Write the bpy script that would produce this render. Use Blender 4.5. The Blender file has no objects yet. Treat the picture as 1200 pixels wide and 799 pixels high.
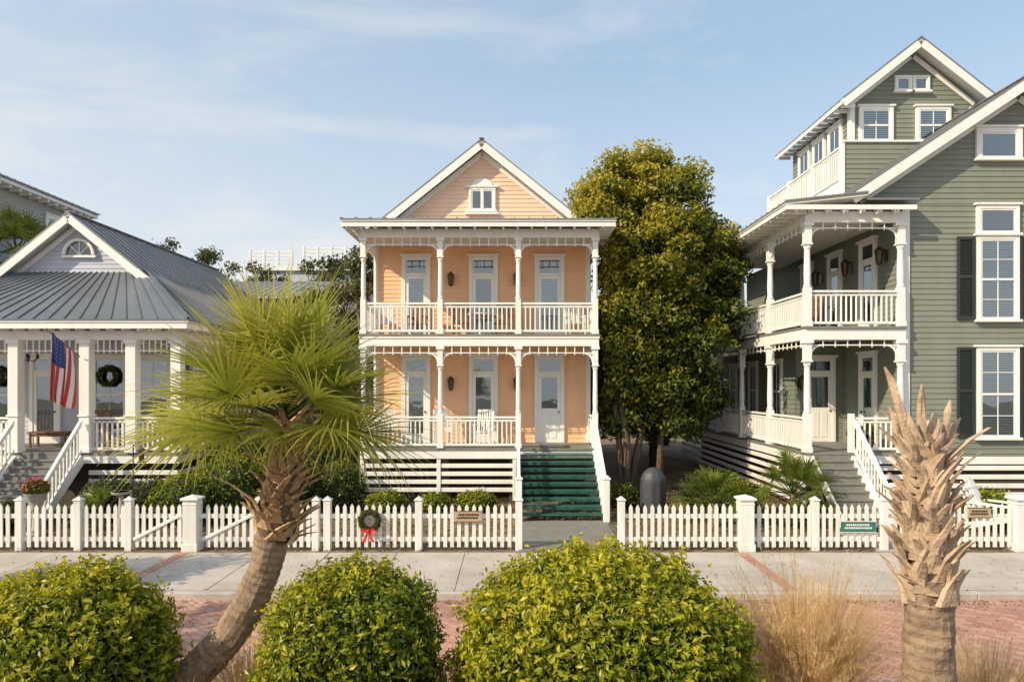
import bpy, bmesh, math, random
import numpy as np
from mathutils import Vector, noise
random.seed(7); rng=np.random.default_rng(7)
scene=bpy.context.scene

# ---------------------------------------------------------------- materials
def newmat(name):
    m=bpy.data.materials.new(name); m.use_nodes=True
    nt=m.node_tree; bs=nt.nodes['Principled BSDF']; return m,nt,bs
def mat(name,col,rough=.6,var=.12,scale=3.0,bump=.0,bscale=40,metal=0,streak=False,spec=None):
    m,nt,bs=newmat(name)
    tc=nt.nodes.new('ShaderNodeTexCoord'); mp=nt.nodes.new('ShaderNodeMapping')
    nt.links.new(tc.outputs['Object'],mp.inputs[0])
    if streak: mp.inputs['Scale'].default_value=(1,1,.15)
    n=nt.nodes.new('ShaderNodeTexNoise'); n.inputs['Scale'].default_value=scale; n.inputs['Detail'].default_value=6
    n.inputs['Roughness'].default_value=.65
    nt.links.new(mp.outputs[0],n.inputs['Vector'])
    r=nt.nodes.new('ShaderNodeValToRGB')
    r.color_ramp.elements[0].position=.3; r.color_ramp.elements[1].position=.7
    c=Vector(col)
    r.color_ramp.elements[0].color=(*(c*(1-var)),1); r.color_ramp.elements[1].color=(*[min(1,x*(1+var*.6)) for x in c],1)
    nt.links.new(n.outputs['Fac'],r.inputs[0]); nt.links.new(r.outputs[0],bs.inputs['Base Color'])
    bs.inputs['Roughness'].default_value=rough; bs.inputs['Metallic'].default_value=metal
    if bump>0:
        n2=nt.nodes.new('ShaderNodeTexNoise'); n2.inputs['Scale'].default_value=bscale; n2.inputs['Detail'].default_value=4
        nt.links.new(tc.outputs['Object'],n2.inputs['Vector'])
        b=nt.nodes.new('ShaderNodeBump'); b.inputs['Strength'].default_value=bump; b.inputs['Distance'].default_value=.02
        nt.links.new(n2.outputs['Fac'],b.inputs['Height']); nt.links.new(b.outputs[0],bs.inputs['Normal'])
    return m
def leafmat(name,cols,trans=.35,rough=.45):
    m,nt,bs=newmat(name)
    a=nt.nodes.new('ShaderNodeAttribute'); a.attribute_name='lv'
    r=nt.nodes.new('ShaderNodeValToRGB'); e=r.color_ramp.elements
    e[0].position=0; e[0].color=(*cols[0],1); e[1].position=1; e[1].color=(*cols[-1],1)
    for i,c in enumerate(cols[1:-1]):
        k=e.new((i+1)/(len(cols)-1)); k.color=(*c,1)
    nt.links.new(a.outputs['Fac'],r.inputs[0]); nt.links.new(r.outputs[0],bs.inputs['Base Color'])
    bs.inputs['Roughness'].default_value=rough
    t=nt.nodes.new('ShaderNodeBsdfTranslucent'); nt.links.new(r.outputs[0],t.inputs[0])
    mx=nt.nodes.new('ShaderNodeMixShader'); mx.inputs[0].default_value=trans
    out=nt.nodes['Material Output']
    nt.links.new(bs.outputs[0],mx.inputs[1]); nt.links.new(t.outputs[0],mx.inputs[2]); nt.links.new(mx.outputs[0],out.inputs[0])
    return m
def glassmat():
    m,nt,bs=newmat('window_glass'); nt.nodes.remove(bs)
    g=nt.nodes.new('ShaderNodeBsdfGlossy'); g.inputs['Roughness'].default_value=.02; g.inputs['Color'].default_value=(.85,.9,.95,1)
    t=nt.nodes.new('ShaderNodeBsdfTransparent'); t.inputs[0].default_value=(.8,.85,.87,1)
    lw=nt.nodes.new('ShaderNodeLayerWeight'); lw.inputs[0].default_value=.35
    mr=nt.nodes.new('ShaderNodeMapRange'); mr.inputs[3].default_value=.13; mr.inputs[4].default_value=.9
    nt.links.new(lw.outputs['Fresnel'],mr.inputs[0])
    tc=nt.nodes.new('ShaderNodeTexCoord'); n=nt.nodes.new('ShaderNodeTexNoise'); n.inputs['Scale'].default_value=1.3
    b=nt.nodes.new('ShaderNodeBump'); b.inputs['Strength'].default_value=.08; b.inputs['Distance'].default_value=.05
    nt.links.new(tc.outputs['Object'],n.inputs[0]); nt.links.new(n.outputs[0],b.inputs['Height']); nt.links.new(b.outputs[0],g.inputs['Normal'])
    mx=nt.nodes.new('ShaderNodeMixShader')
    nt.links.new(mr.outputs[0],mx.inputs[0]); nt.links.new(t.outputs[0],mx.inputs[1]); nt.links.new(g.outputs[0],mx.inputs[2])
    nt.links.new(mx.outputs[0],nt.nodes['Material Output'].inputs[0]); return m
def brickmat():
    m,nt,bs=newmat('brick_paving')
    tc=nt.nodes.new('ShaderNodeTexCoord'); mp=nt.nodes.new('ShaderNodeMapping'); mp.inputs['Rotation'].default_value=(0,0,math.radians(45))
    nt.links.new(tc.outputs['Object'],mp.inputs[0])
    b=nt.nodes.new('ShaderNodeTexBrick'); b.inputs['Scale'].default_value=1
    b.inputs['Color1'].default_value=(.43,.21,.155,1); b.inputs['Color2'].default_value=(.60,.35,.265,1); b.inputs['Mortar'].default_value=(.30,.22,.18,1)
    b.inputs['Mortar Size'].default_value=.008; b.inputs['Brick Width'].default_value=.22; b.inputs['Row Height'].default_value=.11
    nt.links.new(mp.outputs[0],b.inputs['Vector'])
    n=nt.nodes.new('ShaderNodeTexNoise'); n.inputs['Scale'].default_value=.7; n.inputs['Detail'].default_value=8
    nt.links.new(tc.outputs['Object'],n.inputs[0])
    mr=nt.nodes.new('ShaderNodeMapRange'); mr.inputs[1].default_value=.3; mr.inputs[2].default_value=.7; mr.inputs[3].default_value=.66; mr.inputs[4].default_value=1.15
    nt.links.new(n.outputs[0],mr.inputs[0])
    mx=nt.nodes.new('ShaderNodeVectorMath'); mx.operation='SCALE'
    nt.links.new(b.outputs['Color'],mx.inputs[0]); nt.links.new(mr.outputs[0],mx.inputs['Scale'])
    nt.links.new(mx.outputs[0],bs.inputs['Base Color'])
    bp=nt.nodes.new('ShaderNodeBump'); bp.inputs['Strength'].default_value=.5; bp.inputs['Distance'].default_value=.01; bp.invert=True
    nt.links.new(b.outputs['Fac'],bp.inputs['Height']); nt.links.new(bp.outputs[0],bs.inputs['Normal'])
    bs.inputs['Roughness'].default_value=.85; return m

WHITE=mat('white_paint',(.87,.855,.82),.45,.08,2.5,.05,60,streak=True)
FENCEW=mat('fence_white_paint',(.79,.77,.73),.55,.2,4,.1,50,streak=True)
PEACH=mat('peach_siding',(.93,.555,.32),.6,.08,1.5,streak=True)
PEACHG=mat('peach_gable_siding',(.89,.62,.46),.6,.06,1.5,streak=True)
SAGE=mat('sage_siding',(.225,.245,.20),.6,.1,1.5,streak=True)
LAV=mat('lavender_siding',(.52,.54,.63),.6,.06,1.5)
GREYS=mat('grey_siding',(.40,.39,.37),.6,.08,1.5)
METAL=mat('metal_roof',(.25,.25,.25),.42,.2,1.2,metal=.3,streak=True)
METALB=mat('grey_metal_roof',(.15,.17,.19),.45,.2,1.2,metal=.25,streak=True)
CEIL=mat('porch_ceiling',(.80,.77,.70),.6,.04)
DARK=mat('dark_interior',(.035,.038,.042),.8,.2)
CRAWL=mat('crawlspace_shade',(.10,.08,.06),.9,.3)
BLIND=mat('window_blind',(.62,.62,.58),.6,.05)
DECK=mat('grey_deck',(.22,.215,.20),.7,.2,3)
GREEN=mat('green_stair_paint',(.025,.11,.085),.55,.45,4)
SHUT=mat('shutter_paint',(.03,.038,.036),.45,.2)
CONC=mat('concrete',(.47,.43,.39),.85,.24,.9,.25,60)
MULCH=mat('mulch_ground',(.21,.15,.10),.95,.5,2.5,.8,25)
GROUND=mat('ground_soil',(.13,.12,.07),.95,.4,.4,.5,8)
BARK=mat('bark',(.15,.11,.08),.9,.4,6,.7,18)
PALMB=mat('palm_trunk_bark',(.29,.205,.14),.9,.42,9,1.0,22)
BOOT=mat('palm_boot_fibre',(.50,.33,.18),.85,.45,9,.6,35)
BOOTG=mat('palm_boot_weathered',(.50,.37,.26),.85,.5,4,.7,30)
HEART=mat('palm_fibre_dark',(.16,.10,.06),.95,.4,12,.8,30)
WOOD=mat('brown_wood',(.22,.11,.05),.55,.3,8)
METBLK=mat('black_metal',(.02,.02,.02),.4,.1)
RED=mat('red_ribbon',(.55,.02,.02),.4,.1)
BLUE=mat('flag_blue',(.03,.05,.2),.6,.1)
FWHITE=mat('flag_white',(.75,.73,.7),.6,.05)
GRILL=mat('grill_cover',(.055,.058,.068),.55,.2,3,.3,12)
SIGNW=mat('sign_tan',(.45,.34,.22),.5,.15,8)
SIGNG=mat('sign_green',(.03,.17,.13),.4,.1)
BRASS=mat('brass_lantern',(.10,.07,.04),.35,.1,metal=.6)
CLAY=mat('clay_pot',(.40,.17,.10),.7,.15)
GLASS=glassmat(); BRICK=brickmat()
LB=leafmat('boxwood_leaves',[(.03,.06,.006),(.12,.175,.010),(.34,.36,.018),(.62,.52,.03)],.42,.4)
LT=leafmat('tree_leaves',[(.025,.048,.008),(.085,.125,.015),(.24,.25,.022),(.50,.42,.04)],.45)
LD=leafmat('dark_tree_leaves',[(.035,.05,.015),(.09,.105,.03),(.19,.18,.05)],.35)
LP=leafmat('palm_leaves',[(.10,.14,.02),(.23,.28,.035),(.42,.42,.06),(.68,.57,.15)],.5,.4)
LG=leafmat('dry_grass_blades',[(.40,.24,.10),(.66,.45,.20),(.85,.66,.38)],.5,.6)
LF=leafmat('pink_flowers',[(.6,.03,.12),(.7,.1,.2)],.3)
LM=leafmat('ground_litter',[(.07,.05,.03),(.18,.13,.07),(.07,.11,.02),(.34,.25,.13)],.1,.8)
CORE=mat('dark_core',(.03,.042,.008),.95,.3)  # near-black core colour standing in for shade deep between leaves

# ---------------------------------------------------------------- builders
def E(name,loc=(0,0,0)):
    o=bpy.data.objects.new(name,None); scene.collection.objects.link(o); o.location=(0,0,0); return o
class B:
    def __init__(s): s.v=[]; s.f=[]
    def add(s,vs,fs):
        k=len(s.v); s.v+= [tuple(p) for p in vs]; s.f+= [tuple(i+k for i in f) for f in fs]
    def box(s,x0,x1,y0,y1,z0,z1):
        if x0>x1:x0,x1=x1,x0
        if y0>y1:y0,y1=y1,y0
        s.add([(x0,y0,z0),(x1,y0,z0),(x1,y1,z0),(x0,y1,z0),(x0,y0,z1),(x1,y0,z1),(x1,y1,z1),(x0,y1,z1)],
              [(0,3,2,1),(4,5,6,7),(0,1,5,4),(1,2,6,5),(2,3,7,6),(3,0,4,7)])
    def poly(s,pts): s.add(pts,[tuple(range(len(pts)))])
    def slab(s,pts,t):
        n=len(pts); lo=[(p[0],p[1],p[2]-t) for p in pts]
        s.add(list(pts)+lo,[tuple(range(n)),tuple(range(2*n-1,n-1,-1))]+[(i,i+n,(i+1)%n+n,(i+1)%n) for i in range(n)])
    def beam(s,p,q,w,h,up=(0,0,1)):
        p=Vector(p);q=Vector(q);d=(q-p).normalized();u=Vector(up)
        if abs(d.dot(u))>.98:u=Vector((0,1,0))
        a=d.cross(u).normalized();b=a.cross(d).normalized()
        vs=[]
        for c in(p,q):
            for i,j in((-1,-1),(1,-1),(1,1),(-1,1)): vs.append(c+a*w/2*i+b*h/2*j)
        s.add(vs,[(0,3,2,1),(4,5,6,7),(0,1,5,4),(1,2,6,5),(2,3,7,6),(3,0,4,7)])
    def tube(s,pts,rad,n=10,cap=True,wob=0):
        pts=[Vector(p) for p in pts]; k=len(s.v); m=len(pts)
        a=None
        for i,p in enumerate(pts):
            d=(pts[min(i+1,m-1)]-pts[max(i-1,0)]).normalized()
            if a is None:
                a=d.cross(Vector((0,1,0))); 
                if a.length<.1:a=d.cross(Vector((1,0,0)))
            a=(a-d*a.dot(d)).normalized(); b=d.cross(a)
            for j in range(n):
                t=2*math.pi*j/n; r=rad[i]*(1+wob*noise.noise(Vector((math.cos(t)*2+p.x*3,math.sin(t)*2+p.y*3,p.z*5))))
                s.v.append(tuple(p+a*math.cos(t)*r+b*math.sin(t)*r))
        for i in range(m-1):
            for j in range(n):
                s.f.append((k+i*n+j,k+i*n+(j+1)%n,k+(i+1)*n+(j+1)%n,k+(i+1)*n+j))
        if cap: s.f.append(tuple(k+j for j in range(n))[::-1]); s.f.append(tuple(k+(m-1)*n+j for j in range(n)))
    def lathe(s,c,prof,n=16):
        s.tube([(c[0],c[1],c[2]+z) for r,z in prof],[r for r,z in prof],n)
    def obj(s,name,m,parent=None,smooth=False,bevel=0):
        if not s.v: return None
        me=bpy.data.meshes.new(name); me.from_pydata(s.v,[],s.f); me.update()
        o=bpy.data.objects.new(name,me); scene.collection.objects.link(o); me.materials.append(m)
        if smooth:
            me.polygons.foreach_set('use_smooth',[True]*len(me.polygons))
        if bevel:
            md=o.modifiers.new('bevel','BEVEL'); md.width=bevel; md.segments=1; md.limit_method='ANGLE'
        if parent: o.parent=parent
        return o
def leafmesh(name,P,N,size,m,parent,lv,aspect=.5,spread=.9):
    P=np.asarray(P);N=np.asarray(N);n=len(P)
    nn=N+rng.normal(size=(n,3))*spread; nn/=np.linalg.norm(nn,axis=1)[:,None]+1e-9
    t=np.cross(nn,rng.normal(size=(n,3))); t/=np.linalg.norm(t,axis=1)[:,None]+1e-9
    b=np.cross(nn,t); L=(np.asarray(size)*(.65+.7*rng.random(n)))[:,None]
    V=np.stack([P-t*L*.5,P+b*L*aspect*.5+nn*L*.1,P+t*L*.5,P-b*L*aspect*.5+nn*L*.1],axis=1).reshape(-1,3)
    F=np.arange(n*4).reshape(-1,4)
    me=bpy.data.meshes.new(name); me.from_pydata(V.tolist(),[],F.tolist()); me.update()
    at=me.attributes.new('lv','FLOAT','FACE'); at.data.foreach_set('value',np.clip(lv,0,1).astype(np.float32))
    o=bpy.data.objects.new(name,me); scene.collection.objects.link(o); me.materials.append(m); o.parent=parent; return o

def bx(b,face,u0,u1,v0,v1,z0,z1):
    a,p=face
    if a=='-y': b.box(u0,u1,p-v1,p-v0,z0,z1)
    elif a=='-x': b.box(p-v1,p-v0,u0,u1,z0,z1)
    else: b.box(p+v0,p+v1,u0,u1,z0,z1)
def lp(face,u,v,z):
    a,p=face
    return (u,p-v,z) if a=='-y' else ((p-v,u,z) if a=='-x' else (p+v,u,z))
def laps(b,face,ext,z0,z1,pitch=.14):
    z=z0
    while z<z1-.01:
        zt=min(z+pitch,z1); l0,r0=ext(z); l1,r1=ext(zt)
        if r1-l1<.02: break
        b.poly([lp(face,l0,.022,z),lp(face,r0,.022,z),lp(face,r1,.004,zt),lp(face,l1,.004,zt)])
        b.poly([lp(face,l0,.0,z),lp(face,r0,.0,z),lp(face,r0,.022,z),lp(face,l0,.022,z)])
        z=zt
class House:
    def __init__(s,name):
        s.e=E(name); s.p={}
    def __getitem__(s,k):
        if k not in s.p: s.p[k]=B()
        return s.p[k]
    def finish(s,mats,bev=('trim',)):
        for k,b in s.p.items():
            b.obj(k,mats[k],s.e,bevel=.008 if k in bev else 0)
def window(H,face,u0,u1,z0,z1,cols=2,rows=2,blind=True,split=True,case=.1,head=True):
    t=H['window_trim']; w=case
    bx(t,face,u0,u0+w,0.01,.1,z0,z1); bx(t,face,u1-w,u1,.01,.1,z0,z1)
    bx(t,face,u0+w,u1-w,.01,.1,z1-w,z1); bx(t,face,u0-.05,u1+.05,.012,.15,z0-.07,z0+.0)
    if head: bx(t,face,u0-.06,u1+.06,.012,.14,z1+.002,z1+.06)
    a0,a1,c0,c1=u0+w,u1-w,z0,z1-w
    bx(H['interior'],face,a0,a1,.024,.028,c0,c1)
    if blind:
        zt=c1-.02; zb=c0+(0 if random.random()<.7 else (c1-c0)*.35)
        while zt>zb:
            H['blinds'].poly([lp(face,a0+.01,.032,zt),lp(face,a1-.01,.032,zt),lp(face,a1-.01,.052,zt-.05),lp(face,a0+.01,.052,zt-.05)]); zt-=.065
    bx(H['glass'],face,a0,a1,.058,.061,c0,c1)
    s=.045
    bx(t,face,a0,a0+s,.05,.085,c0,c1); bx(t,face,a1-s,a1,.05,.085,c0,c1)
    bx(t,face,a0+s,a1-s,.05,.085,c0,c0+s+.02); bx(t,face,a0+s,a1-s,.05,.085,c1-s,c1)
    zm=(c0+c1)/2
    if split: bx(t,face,a0+s,a1-s,.05,.09,zm-.03,zm+.03)
    for i in range(1,cols):
        u=a0+(a1-a0)*i/cols; bx(t,face,u-.011,u+.011,.056,.075,c0+s+.02,c1-s)
    for i in range(1,rows):
        if split and i*2==rows: continue
        z=c0+(c1-c0)*i/rows; bx(t,face,a0+s,a1-s,.056,.073,z-.011,z+.011)
def door(H,face,u0,u1,z0,z1,trans=.42,blind=False,solid=False):
    t=H['window_trim']; w=.12
    bx(t,face,u0,u0+w,.01,.1,z0,z1); bx(t,face,u1-w,u1,.01,.1,z0,z1); bx(t,face,u0+w,u1-w,.01,.1,z1-w,z1)
    bx(t,face,u0-.06,u1+.06,.012,.15,z1+.002,z1+.08)
    a0,a1=u0+w,u1-w; zt=z1-w-trans
    bx(t,face,a0,a1,.012,.1,zt-.09,zt)
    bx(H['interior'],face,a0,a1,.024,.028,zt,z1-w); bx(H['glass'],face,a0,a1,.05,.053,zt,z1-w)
    bx(t,face,a0,a0+.04,.045,.08,zt,z1-w); bx(t,face,a1-.04,a1,.045,.08,zt,z1-w)
    zd=zt-.09; s=.11
    gl=z0+.3 if not solid else z0+(zd-z0)*.5
    bx(t,face,a0,a0+s,.012,.075,z0,zd); bx(t,face,a1-s,a1,.012,.075,z0,zd)
    bx(t,face,a0+s,a1-s,.012,.075,zd-s,zd); bx(t,face,a0+s,a1-s,.012,.075,z0,gl)
    if solid:
        m=(a0+a1)/2
        bx(t,face,a0+s+.03,m-.03,.076,.088,z0+.15,gl-.12); bx(t,face,m+.03,a1-s-.03,.076,.088,z0+.15,gl-.12)
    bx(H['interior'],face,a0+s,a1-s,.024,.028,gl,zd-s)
    if blind:
        q=zd-s-.02
        while q>gl:
            H['blinds'].poly([lp(face,a0+s,.03,q),lp(face,a1-s,.03,q),lp(face,a1-s,.05,q-.05),lp(face,a0+s,.05,q-.05)]); q-=.065
    bx(H['glass'],face,a0+s,a1-s,.054,.057,gl,zd-s)
    bx(H['hardware'],face,a1-s*.7,a1-s*.4,.076,.13,z0+.98,z0+1.04)
def railing(b,p,q,h=.9,sp=.135,zb=.1,bw=.042,ends=False):
    p=Vector(p);q=Vector(q);L=(Vector((q.x-p.x,q.y-p.y,0))).length
    up=Vector((0,0,1))
    b.beam(p+up*h,q+up*h,.09,.06); b.beam(p+up*(h-.1),q+up*(h-.1),.05,.05); b.beam(p+up*zb,q+up*zb,.06,.07)
    n=max(2,int(L/sp))
    for i in range(1,n):
        c=p.lerp(q,i/n); b.box(c.x-bw/2,c.x+bw/2,c.y-bw/2,c.y+bw/2,c.z+zb+.02,c.z+h-.08)
def column(b,x,y,z0,z1,w=.16,railh=.95,turned=True):
    h=w/2
    b.box(x-h-.02,x+h+.02,y-h-.02,y+h+.02,z0,z0+.14)
    if turned:
        b.box(x-h,x+h,y-h,y+h,z0+.14,z0+railh+.1)
        zt=z1-.62
        prof=[(h*.95,z0+railh+.1),(h*1.1,z0+railh+.14),(h*.85,z0+railh+.2),(h*.95,z0+railh+.45),(h*.78,zt-.15),(h*.76,zt-.1),(h*1.05,zt-.05),(h*.95,zt)]
        b.tube([(x,y,z) for r,z in prof],[r for r,z in prof],12)
        b.box(x-h,x+h,y-h,y+h,zt,z1)
        b.box(x-h-.025,x+h+.025,y-h-.025,y+h+.025,zt+.02,zt+.06)
    else:
        b.box(x-h,x+h,y-h,y+h,z0+.14,z1)
        b.box(x-h-.03,x+h+.03,y-h-.03,y+h+.03,z0+railh+.05,z0+railh+.1)
    b.box(x-h-.04,x+h+.04,y-h-.04,y+h+.04,z1-.1,z1-.002)
def bracket(b,x,y,z,dx,dy,r=.42,t=.05):
    pts=[]
    for i in range(8):
        a=math.pi/2*i/7
        pts.append((r-r*math.cos(a),-r+r*math.sin(a)))
    for i in range(7):
        (u0,v0),(u1,v1)=pts[i],pts[i+1]
        b.beam((x+dx*u0,y+dy*u0,z+v0),(x+dx*u1,y+dy*u1,z+v1),t,.045)
    b.beam((x,y,z-r*.5),(x+dx*r*.35,y+dy*r*.35,z-r*.15),t*.6,.025)
    b.beam((x+dx*r*.12,y+dy*r*.12,z-.02),(x+dx*r*.3,y+dy*r*.3,z-r*.35),t*.6,.025)
def frieze(b,p,q,z,drop=.2,sp=.3):
    p=Vector((p[0],p[1],0));q=Vector((q[0],q[1],0)); L=(q-p).length; n=int(L/sp)
    b.beam((p.x,p.y,z-drop),(q.x,q.y,z-drop),.04,.035)
    for i in range(1,n):
        c=p.lerp(q,i/n); b.box(c.x-.016,c.x+.016,c.y-.016,c.y+.016,z-drop-.06,z)
def metal_roof(H,key,a,b_,c,d,t=.06,sp=.42,soffit='trim'):
    a,b_,c,d=map(Vector,(a,b_,c,d))
    H[key].slab([a,d,c,b_],t)
    L=max((b_-a).length,(c-d).length); n=max(2,int(L/sp))
    for i in range(n+1):
        k=i/n; p=a.lerp(b_,k);q=d.lerp(c,k)
        if (p-q).length<.1: continue
        H[key].beam(p+Vector((0,0,.012)),q+Vector((0,0,.012)),.025,.04)
    if soffit:
        e=Vector((0,0,t+.004)); H[soffit].slab([a-e,d-e,c-e,b_-e],.03)
def lantern(H,face,u,z,s=1.0):
    b=H['lantern']; bx(b,face,u-.05*s,u+.05*s,.02,.05,z-.12*s,z+.1*s); bx(b,face,u-.015,u+.015,.05,.16*s,z+.1*s,z+.13*s)
    c=lp(face,u,.17*s,z)
    b.lathe(c,[(.03*s,-.2*s),(.06*s,-.16*s),(.09*s,.08*s),(.1*s,.09*s),(.02*s,.18*s)],8)
def stair(Hp,treads,rail,x0,x1,ytop,ybot,ztop,n,closed=False,leftrail=True,rightrail=True):
    run=(ytop-ybot)/n; rise=ztop/n
    for i in range(n-1):
        z=ztop-rise*(i+1); y=ytop-run*i
        if closed:
            treads.box(x0+.06,x1-.06,y-run-.03,y+.0,z-.045,z)
            treads.box(x0+.06,x1-.06,y-.0,y+.03,z,z+rise-.05)
        else:
            for k in(0,1): treads.box(x0+.06,x1-.06,y-run*(1.06-k*.52),y-run*(.62-k*.5),z-.045,z)
            treads.box(x0+.06,x1-.06,y-.005,y+.015,z+.075,z+rise-.06)
    for x in (x0+.03,x1-.03):
        rail.beam((x,ytop,ztop-.16),(x,ybot,.02),.05,.26)
    for x,on in ((x0,leftrail),(x1,rightrail)):
        if not on: continue
        railing(rail,(x,ytop-.12,ztop-.02),(x,ybot+.1,.08),.9,.14)
        rail.box(x-.08,x+.08,ybot-.06,ybot+.1,0,1.12); rail.box(x-.1,x+.1,ybot-.08,ybot+.12,1.12,1.17)
        rail.box(x-.05,x+.05,ybot-.03,ybot+.07,1.17,1.22)
def skirt(b,dk,p,q,z0,z1,hb=.13,gap=.11):
    z=z0
    while z+hb<=z1+.01:
        b.beam((p[0],p[1],z+hb/2),(q[0],q[1],z+hb/2),.03,hb); z+=hb+gap
def chair(name,x,y,z,rot,col=None,rocker=True,s=1.0):
    b=B()
    for sx in(-.25,.25):
        b.box(sx-.02,sx+.02,-.24,-.2,0.04,.62); b.box(sx-.02,sx+.02,.2,.24,0.04,.4)
        b.beam((sx,.22,.38),(sx,.36,1.08),.04,.04); b.box(sx-.035,sx+.035,-.3,.27,.62,.65)
        if rocker: b.beam((sx,-.38,.06),(sx,0,.02),.03,.035); b.beam((sx,0,.02),(sx,.45,.08),.03,.035)
    for i in range(6): b.box(-.25,.25,-.24+i*.08,-.18+i*.08,.40,.42)
    for i in range(6):
        u=-.2+i*.08; b.beam((u,.24,.44),(u,.355,1.04),.045,.015)
    b.beam((-.27,.36,1.06),(.27,.36,1.06),.03,.09)
    o=b.obj(name,col or WHITE); o.location=(x,y,z); o.rotation_euler=(0,0,rot); o.scale=(s,s,s); return o

# ================================================================ GROUND
def sheet(name,x0,x1,y0,y1,z,m):
    b=B(); b.poly([(x0,y0,z),(x1,y0,z),(x1,y1,z),(x0,y1,z)]); return b.obj(name,m)
sheet('ground',-400,400,-100,700,-.13,GROUND)
sheet('brick_street',-60,60,7.9,11.72,-.10,BRICK)
b=B(); b.box(-60,60,14.62,90,-.125,-.006); b.obj('yard_ground',MULCH)
sw=E('sidewalk'); b=B(); bb=B()
bands=[-7.0,4.9,12.2,-13.2]
b.box(-60,60,11.9,14.6,-.12,-.012)
for i in range(42):
    xa=-30+1.45*i; 
    for ya,yb in((11.95,13.26),(13.275,14.6)):
        b.box(xa+.008,xa+1.442,ya,yb,-.011,0+.002*((i*7)%3))
b.obj('slabs',CONC,sw,bevel=.006)
for xb in bands: bb.box(xb-.11,xb+.11,11.95,14.6,.0,.009)
bb.obj('brick_bands',BRICK,sw)
b=B()
for i in range(40): b.box(-40+2*i+.006,-38+2*i-.006,11.72,11.9,-.125,.008)
b.obj('kerb',CONC,None,bevel=.012)
b=B()
for i in range(40): b.box(-40+2*i+.006,-38+2*i-.006,7.7,7.88,-.125,.02)
b.obj('kerb',CONC,None,bevel=.012)
b=B(); b.box(-60,60,-6,7.69,-.125,-.01); b.obj('planting_bed',MULCH)
b=B()
for i in range(22): b.box(.15,2.45,14.66+.145*i,14.66+.145*i+.135,-.004,.03)
b.obj('boardwalk_path',DECK)
b=B()
for i in range(8): b.box(7.9,9.3,14.66+.22*i,14.66+.22*i+.21,-.004,.025)
b.obj('garden_path',CONC)
n=22000; P=np.stack([rng.uniform(-16,17,n),rng.uniform(14.7,24,n),rng.uniform(0,.05,n)],1)
keep=~((P[:,0]>.05)&(P[:,0]<2.5)&(P[:,1]<18))&~((P[:,0]>7.8)&(P[:,0]<9.4)&(P[:,1]<16.6)); P=P[keep]
g=E('ground_cover'); leafmesh('litter',P,np.tile([0,0,1.],(len(P),1)),.11,LM,g,rng.random(len(P)),.4,.5)
n=1500; P=np.stack([rng.uniform(-9,10,n),rng.uniform(8,14.5,n),np.zeros(n)],1); P[:,2]=np.where(P[:,1]<11.7,-.094,.014)
edge=rng.random(n)<.5; P[edge,1]=11.66-np.abs(rng.normal(size=edge.sum()))*.12; P[edge,2]=-.09
g=E('fallen_leaves'); leafmesh('leaves',P,np.tile([0,0,1.],(n,1)),.05,LM,g,rng.random(n),.5,.15)

# ================================================================ PEACH HOUSE
H=House('peach_house'); cx=-.98; xL,xR=-4.5,2.54; Y0,YW=20.5,22.5; f1,f2=1.68,5.09
T=H['trim']; G=H['walls']
G.box(xL+.03,xR-.03,YW+.01,34,1.4,8.3)
fy=('-y',YW)
laps(G,fy,lambda z:(xL+.03,xR-.03),f1,8.3)
laps(G,('-x',xL+.03),lambda z:(YW+.01,34),1.4,8.3); laps(G,('+x',xR-.03),lambda z:(YW+.01,34),1.4,8.3)
sl=.797; az=11.3
GG=H['gable_siding']
laps(GG,fy,lambda z:(cx-(az-z)/sl,cx+(az-z)/sl),8.3,az)
GG.poly([(cx-3.76,YW+.02,8.3),(cx+3.76,YW+.02,8.3),(cx,YW+.02,az)])
GG.poly([(cx+3.76,33.9,8.3),(cx-3.76,33.9,8.3),(cx,33.9,az)])
for x in (xL+.03,xR-.03): T.box(x-.08,x+.08,YW-.05,YW+.1,f1,8.2)
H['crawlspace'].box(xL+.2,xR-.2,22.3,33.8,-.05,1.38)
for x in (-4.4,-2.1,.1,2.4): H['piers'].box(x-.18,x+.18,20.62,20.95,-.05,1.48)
H['deck'].box(xL-.1,xR+.1,Y0-.06,YW-.03,f1-.06,f1)
T.box(xL-.06,xR+.06,Y0-.03,Y0+.02,f1-.32,f1-.062); T.box(xL-.06,xL-.01,Y0+.02,YW,f1-.32,f1-.062); T.box(xR+.01,xR+.06,Y0+.02,YW,f1-.32,f1-.062)
H['deck'].box(xL-.1,xR+.1,Y0-.08,YW-.03,f2-.06,f2)
T.box(xL-.07,xR+.07,Y0-.05,Y0+.07,f2-.36,f2-.062); T.box(xL-.07,xL+.03,Y0+.07,YW,f2-.36,f2-.062); T.box(xR-.03,xR+.07,Y0+.07,YW,f2-.36,f2-.062)
T.box(xL-.09,xR+.09,Y0-.075,Y0-.052,f2-.13,f2-.065)
H['ceiling'].box(xL+.03,xR-.03,Y0+.07,YW-.03,f2-.2,f2-.14)
H['ceiling'].box(xL+.03,xR-.03,Y0+.07,YW-.03,8.12,8.16)
T.box(xL-.07,xR+.07,Y0-.07,Y0+.07,7.98,8.25); T.box(xL-.07,xL+.06,Y0+.07,YW,7.98,8.25); T.box(xR-.06,xR+.07,Y0+.07,YW,7.98,8.25)
cols=[cx-3.48,cx-1.17,cx+1.17,cx+3.48]
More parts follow.
